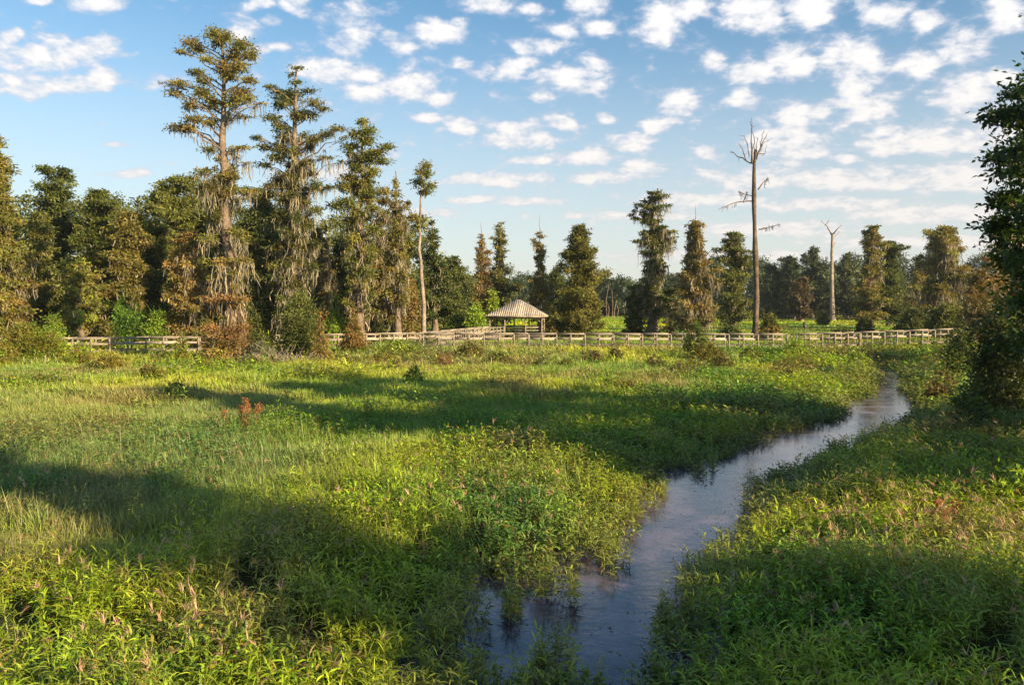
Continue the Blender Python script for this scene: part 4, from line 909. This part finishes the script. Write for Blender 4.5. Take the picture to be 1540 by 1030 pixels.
# ------------------------------------------------------------------ pavilion
def pavilion():
    ang = math.radians(-9); b = np.array([pav[0], pav[1], 0.]); e = empty('pavilion', b, 'open wooden pavilion with a grey hipped board roof at the walkway end', 'pavilion'); e.rotation_euler = (0, 0, ang)
    hw, hd, ez, az = 4.15, 3.4, 3.38, 5.62; z0 = DZ
    mb = MB()
    for i in range(44):
        y = -hd + .3 + (i + .5) * (2 * hd - .6) / 44; box(mb, (0, y, z0 - .02), (hw - .3, (2 * hd - .6) / 88 - .006, .02))
    mb.obj('deck', M_wood, e, False, False)
    mb = MB()
    for sx in (-1, 1): box(mb, (sx * (hw - .36), 0, z0 - .17), (.04, hd - .34, .12))
    for sy in (-1, 1): box(mb, (0, sy * (hd - .36), z0 - .17), (hw - .42, .04, .12))
    mb.obj('joist', M_darkwood, e, False, False)
    # roof: board strips running from ridge to eave on four slopes, short ridge
    mb = MB(); rl = .18
    def slope(A, B, Ct, Dt, n):
        A, B, Ct, Dt = map(lambda v: np.array(v, float), (A, B, Ct, Dt)); nn = np.cross(B - A, Dt - A); nn /= np.linalg.norm(nn)
        # cut strips of equal width along the eave; each runs up the fall line until it meets the hip or the ridge
        L = np.linalg.norm(B - A); ux = (B - A) / L; up = np.cross(nn, ux)
        if up[2] < 0: up = -up
        H = np.dot(Ct - A, up); xa = np.dot(Dt - A, ux); xb = np.dot(Ct - A, ux)
        def ht(x): return H * min(1, x / xa if x < xa else (1 if x <= xb else (L - x) / (L - xb)))
        for i in range(n):
            x0 = L * i / n; x1 = L * (i + 1) / n - .012; off = nn * (.021 if i % 2 else .018); g = (1 + rng.normal() * .13)
            hts = [max(0.001, ht(x0)), max(.001, ht(x1))]
            V = [A + ux * x0 + off, A + ux * x1 + off, A + ux * x1 + up * hts[1] + off, A + ux * x0 + up * hts[0] + off]
            V2 = [v - nn * .045 for v in V]
            c = np.array([.43, .36, .28]) * (1 + (g - 1) * .8) if rng.random() > .1 else np.array([.34, .28, .21])
            mb.add(V + V2, [[0, 1, 2, 3], [7, 6, 5, 4], [0, 4, 5, 1], [1, 5, 6, 2], [3, 2, 6, 7], [0, 3, 7, 4]], None, c)
    n0 = (-hw, -hd, ez); n1 = (hw, -hd, ez); n2 = (hw, hd, ez); n3 = (-hw, hd, ez); R0 = (-rl, 0, az); R1 = (rl, 0, az)
    slope(n0, n1, R1, R0, 28); slope(n1, n2, R1, R1, 22); slope(n2, n3, R0, R1, 28); slope(n3, n0, R0, R0, 22)
    roof = mb.obj('roof', M_roof, e)
    mb = MB(); beam(mb, (-hw, -hd - .02, ez - .09), (hw, -hd - .02, ez - .09), .04, .16); beam(mb, (-hw, hd + .02, ez - .09), (hw, hd + .02, ez - .09), .04, .16)
    beam(mb, (-hw - .02, -hd, ez - .09), (-hw - .02, hd, ez - .09), .04, .155); beam(mb, (hw + .02, -hd, ez - .09), (hw + .02, hd, ez - .09), .04, .155)
    o = mb.obj('fascia', M_wood, roof, False, False)
    ix, iy = hw - .55, hd - .55
    mb = MB()
    for sy in (-1, 1): beam(mb, (-ix - .1, sy * iy, ez - .28), (ix + .1, sy * iy, ez - .28), .12, .22)
    for sx in (-1, 1): beam(mb, (sx * ix, -iy - .1, ez - .46), (sx * ix, iy + .1, ez - .46), .12, .14)
    mb.obj('roof_beam', M_wood, e, False, False)
    pm = None
    for x, y in [(-ix, -iy), (-ix * .42, -iy), (ix * .38, -iy), (ix, -iy), (-ix, iy), (-ix * .3, iy), (ix * .3, iy), (ix, iy), (-ix, 0), (ix, 0)]:
        if pm is None:
            q = MB(); box(q, (0, 0, (ez - .4 + 0.0) / 2), (.09, .09, (ez - .4) / 2)); pm = q.mesh('post', M_wood, False, False)
        o = bpy.data.objects.new('post', pm); COL.objects.link(o); o.parent = e; o.location = (x, y, 0)
    br = MB()
    for x, y in [(-ix, -iy), (ix, -iy), (ix, iy), (-ix, iy), (-ix * .42, -iy), (ix * .38, -iy)]:
        beam(br, (x - np.sign(x) * .08, y, ez - 1.0), (x - np.sign(x) * .62, y, ez - .42), .07, .09)
    br.obj('brace', M_wood, e, False, False)
    rm = MB()
    def rail(a, c):
        for z, h in ((1.05, .05), (.95, .13), (.55, .13), (.15, .13)): beam(rm, (a[0], a[1], z0 + z), (c[0], c[1], z0 + z), .14 if h == .05 else .04, h)
    rail((-ix * .42, -iy + .13), (ix - .1, -iy + .13)); rail((ix - .13, -iy + .2), (ix - .13, iy - .2)); rail((-ix + .1, iy - .13), (ix - .2, iy - .13)); rail((-ix + .13, -iy + 2.2), (-ix + .13, iy - .2))
    rm.obj('railing', M_wood, e, False, False)
    bm_ = MB(); box(bm_, (.6, iy - .55, z0 + .45), (2.2, .2, .03)); 
    for x in (-1.2, .6, 2.4): box(bm_, (x, iy - .55, z0 + .21), (.05, .16, .21))
    bm_.obj('bench', M_darkwood, e, False, False)
pavilion()

# small box on a post at the foot of the ramp
bp = at(1211, 455, 81.0); bp[2] = .1
e = empty('nest_box', bp, 'small dark nest box on a thin post at the foot of the ramp', 'nest box')
q = MB(); tube(q, [(0, 0, 0), (0, 0, 2.5)], [.05, .045], 8); q.obj('post', M_darkwood, e, True, False)
q = MB(); box(q, (0, 0, 2.72), (.14, .12, .22)); q.obj('box', M_darkwood, e, False, False)
q = MB(); q.add([(-.2, -.2, 2.95), (.2, -.2, 2.95), (.2, .17, 3.06), (-.2, .17, 3.06), (-.2, -.2, 2.98), (.2, -.2, 2.98), (.2, .17, 3.09), (-.2, .17, 3.09)], [[0, 3, 2, 1], [4, 5, 6, 7], [0, 1, 5, 4], [1, 2, 6, 5], [2, 3, 7, 6], [3, 0, 4, 7]]); q.obj('lid', M_darkwood, e, False, False)

# ------------------------------------------------------------------ haze
def haze():
    m, nt, N, L = mat('haze_air'); v = N('ShaderNodeVolumePrincipled'); v.inputs['Color'].default_value = (.86, .90, .97, 1); v.inputs['Density'].default_value = .00013; v.inputs['Anisotropy'].default_value = .2
    o = N('ShaderNodeOutputMaterial'); L(v.outputs[0], o.inputs['Volume'])
    mb = MB(); box(mb, (0, 0, 19), (4200, 4200, 20.6)); o = mb.obj('haze', m, usecol=False); tag(o, kind='stuff', label='thin pale morning haze over the marsh')
haze()
# ------------------------------------------------------------------ sun
sd = bpy.data.lights.new('sun', 'SUN'); so = bpy.data.objects.new('sun', sd); COL.objects.link(so)
sd.energy = 5.0; sd.angle = math.radians(.55); sd.color = (1.0, .79, .50)
dirv = Vector((SH[0] * math.cos(ELEV), SH[1] * math.cos(ELEV), math.sin(ELEV)))
so.rotation_euler = dirv.to_track_quat('Z', 'Y').to_euler(); so.location = (30, -30, 40)

# ------------------------------------------------------------------ sky and clouds
clouds = [(60, 88, 70, 30), (20, 55, 18, 14), (125, 72, 45, 18), (60, 125, 80, 18), (150, 120, 25, 18), (220, 125, 30, 14), (150, 6, 48, 12), (60, 2, 20, 6),
          (365, 45, 30, 22), (395, 72, 40, 10), (385, 8, 26, 12), (445, 8, 24, 16), (410, 30, 22, 10), (520, 22, 34, 26), (525, 62, 34, 24), (600, 66, 28, 18), (655, 48, 50, 18), (690, 34, 18, 8),
          (490, 108, 45, 18), (555, 128, 42, 26), (615, 128, 36, 30), (655, 152, 24, 12), (645, 178, 18, 8), (695, 97, 17, 8), (750, 104, 28, 20), (790, 94, 22, 8), (800, 70, 44, 13), (845, 48, 24, 9), (735, 8, 38, 12), (800, 14, 26, 8), (895, 8, 34, 14), (900, 45, 24, 12),
          (870, 118, 48, 20), (905, 100, 20, 12), (710, 192, 36, 18), (785, 205, 50, 20), (840, 186, 24, 12), (740, 210, 24, 12), (912, 180, 15, 8), (820, 150, 20, 8), (990, 35, 34, 32), (1035, 14, 38, 20), (1130, 22, 50, 26), (1215, 16, 38, 26), (1078, 95, 20, 14), (1132, 108, 42, 18), (1118, 150, 22, 14),
          (1190, 92, 38, 20), (1275, 92, 42, 30), (1290, 130, 34, 18), (1330, 32, 34, 20), (1392, 34, 26, 20), (1445, 70, 40, 22), (1385, 95, 26, 20), (1515, 28, 28, 24), (1450, 140, 50, 24), (1510, 120, 30, 14), (1300, 162, 38, 24), (1205, 176, 40, 16), (1190, 215, 60, 26), (1060, 230, 14, 10), (1275, 240, 18, 8),
          (1025, 155, 28, 20), (985, 190, 22, 12), (950, 215, 30, 14), (1335, 215, 50, 20), (1420, 212, 70, 22), (1500, 192, 46, 26), (880, 238, 50, 11), (795, 240, 40, 7), (750, 270, 70, 10), (900, 268, 50, 8), (800, 303, 50, 6), (960, 255, 34, 12), (1130, 270, 90, 14), (1290, 272, 100, 14), (1450, 268, 90, 20),
          (1060, 300, 90, 9), (1250, 308, 120, 10), (1420, 322, 120, 14), (1150, 345, 130, 10), (960, 325, 100, 7), (1380, 365, 150, 9), (710, 300, 40, 5), (190, 262, 34, 7), (170, 218, 22, 4), (480, 262, 60, 10), (640, 320, 40, 7), (560, 235, 40, 8), (1100, 385, 180, 8)]
EPS = .33
def uv_of(x, y):
    d = ray(x, y); d = d / np.linalg.norm(d); return np.array([d[0], d[1]]) / (d[2] + EPS)
def world():
    w = bpy.data.worlds.new('World'); S.world = w; w.use_nodes = True; nt = w.node_tree; nt.nodes.clear(); N = nt.nodes.new; L = nt.links.new
    def M(op, a, b=None, c=None, clamp=False):
        n = N('ShaderNodeMath'); n.operation = op; n.use_clamp = clamp
        for i, v in enumerate((a, b, c)):
            if v is None: continue
            if isinstance(v, (int, float)): n.inputs[i].default_value = v
            else: L(v, n.inputs[i])
        return n.outputs[0]
    sky = N('ShaderNodeTexSky'); sky.sky_type = 'NISHITA'; sky.sun_disc = False; sky.sun_elevation = ELEV; sky.sun_rotation = PI - SAZ
    sky.air_density = 1.0; sky.dust_density = .6; sky.ozone_density = 2.0; sky.altitude = 10
    tc = N('ShaderNodeTexCoord'); sp = N('ShaderNodeSeparateXYZ'); L(tc.outputs['Generated'], sp.inputs[0])
    dz = M('ADD', M('MAXIMUM', sp.outputs[2], 0.0), EPS)
    u = M('DIVIDE', sp.outputs[0], dz); v = M('DIVIDE', sp.outputs[1], dz)
    cb = N('ShaderNodeCombineXYZ'); L(u, cb.inputs[0]); L(v, cb.inputs[1]); cb.inputs[2].default_value = 1.0; q = cb.outputs[0]
    acc = None
    for (x, y, rx, ry) in clouds:
        c = uv_of(x, y); J = np.stack([(uv_of(x + 1, y) - uv_of(x - 1, y)) / 2, (uv_of(x, y + 1) - uv_of(x, y - 1)) / 2], 1)
        Ji = np.linalg.inv(J); rows = []
        for k, r in ((0, rx * 1.1), (1, ry * 1.15)):
            a = Ji[k] / r; d = N('ShaderNodeVectorMath'); d.operation = 'DOT_PRODUCT'; L(q, d.inputs[0]); d.inputs[1].default_value = (a[0], a[1], -float(a @ c)); rows.append(d.outputs['Value'])
        s2 = M('MULTIPLY_ADD', rows[0], rows[0], M('MULTIPLY', rows[1], rows[1]))
        g = M('DIVIDE', 1.0, M('MULTIPLY_ADD', s2, s2, 1.0))
        acc = g if acc is None else M('MAXIMUM', acc, g)
    bias = N('ShaderNodeMapRange'); L(sp.outputs[0], bias.inputs[0]); bias.inputs[1].default_value = -.35; bias.inputs[2].default_value = .45; bias.inputs[3].default_value = .14; bias.inputs[4].default_value = .34
    n1 = N('ShaderNodeTexNoise'); n1.inputs['Scale'].default_value = 19; n1.inputs['Detail'].default_value = 9; n1.inputs['Roughness'].default_value = .58; n1.inputs['Distortion'].default_value = .3; L(q, n1.inputs['Vector'])
    n2 = N('ShaderNodeTexNoise'); n2.inputs['Scale'].default_value = 36; n2.inputs['Detail'].default_value = 7; n2.inputs['Roughness'].default_value = .6; L(q, n2.inputs['Vector'])
    nn = M('ADD', M('MULTIPLY', M('SUBTRACT', n1.outputs[0], .5), 2.5), M('MULTIPLY', M('SUBTRACT', n2.outputs[0], .5), 1.2))
    vo = N('ShaderNodeTexVoronoi'); vo.feature = 'SMOOTH_F1'; vo.inputs['Scale'].default_value = 15; vo.inputs['Smoothness'].default_value = .6; L(q, vo.inputs['Vector'])
    dens = M('ADD', M('ADD', M('MULTIPLY', acc, 1.08), bias.outputs[0]), M('ADD', nn, M('MULTIPLY', M('SUBTRACT', .42, vo.outputs['Distance']), .9)))
    mr = N('ShaderNodeMapRange'); mr.interpolation_type = 'SMOOTHSTEP'; L(dens, mr.inputs[0]); mr.inputs[1].default_value = .28; mr.inputs[2].default_value = 1.3; mr.inputs[3].default_value = 0; mr.inputs[4].default_value = .93
    # thin general veil low in the sky
    veil = N('ShaderNodeMapRange'); veil.interpolation_type = 'SMOOTHSTEP'; L(sp.outputs[2], veil.inputs[0]); veil.inputs[1].default_value = .36; veil.inputs[2].default_value = .0; veil.inputs[3].default_value = 0.0; veil.inputs[4].default_value = .72
    mask = mr.outputs[0]
    # cloud body: bright where thick, cooler grey-lilac where the small noise dips
    sh = N('ShaderNodeMapRange'); L(M('ADD', M('MULTIPLY', dens, .6), M('MULTIPLY', n2.outputs[0], .3)), sh.inputs[0]); sh.inputs[1].default_value = .5; sh.inputs[2].default_value = 1.05
    cr = N('ShaderNodeValToRGB'); L(sh.outputs[0], cr.inputs[0]); cr.color_ramp.elements[0].color = (.50, .55, .68, 1); cr.color_ramp.elements[1].color = (.95, .92, .89, 1)
    b1 = N('ShaderNodeBackground'); b1.inputs[1].default_value = .07
    # deepen the blue slightly
    mu = N('ShaderNodeMix'); mu.data_type = 'RGBA'; mu.blend_type = 'MULTIPLY'; mu.inputs[0].default_value = 1; L(sky.outputs[0], mu.inputs[6]); mu.inputs[7].default_value = (.82, 1.07, 1.1, 1)
    L(mu.outputs[2], b1.inputs[0])
    b2 = N('ShaderNodeBackground'); L(cr.outputs[0], b2.inputs[0]); b2.inputs[1].default_value = .53
    mx = N('ShaderNodeMixShader'); L(mask, mx.inputs[0]); L(b1.outputs[0], mx.inputs[1]); L(b2.outputs[0], mx.inputs[2])
    b3 = N('ShaderNodeBackground'); b3.inputs[0].default_value = (.82, .77, .73, 1); b3.inputs[1].default_value = .46
    mv = N('ShaderNodeMixShader'); L(veil.outputs[0], mv.inputs[0]); L(mx.outputs[0], mv.inputs[1]); L(b3.outputs[0], mv.inputs[2])
    o = N('ShaderNodeOutputWorld'); L(mv.outputs[0], o.inputs[0])
    w.cycles.sampling_method = 'MANUAL'; w.cycles.sample_map_resolution = 512
world()

# ------------------------------------------------------------------ render settings
S.view_settings.view_transform = 'Standard'; S.view_settings.look = 'None'; S.view_settings.gamma = 1; S.view_settings.exposure = 1.17
S.cycles.max_bounces = 6; S.cycles.diffuse_bounces = 3; S.cycles.glossy_bounces = 2; S.cycles.transmission_bounces = 4; S.cycles.transparent_max_bounces = 6
S.cycles.use_denoising = True
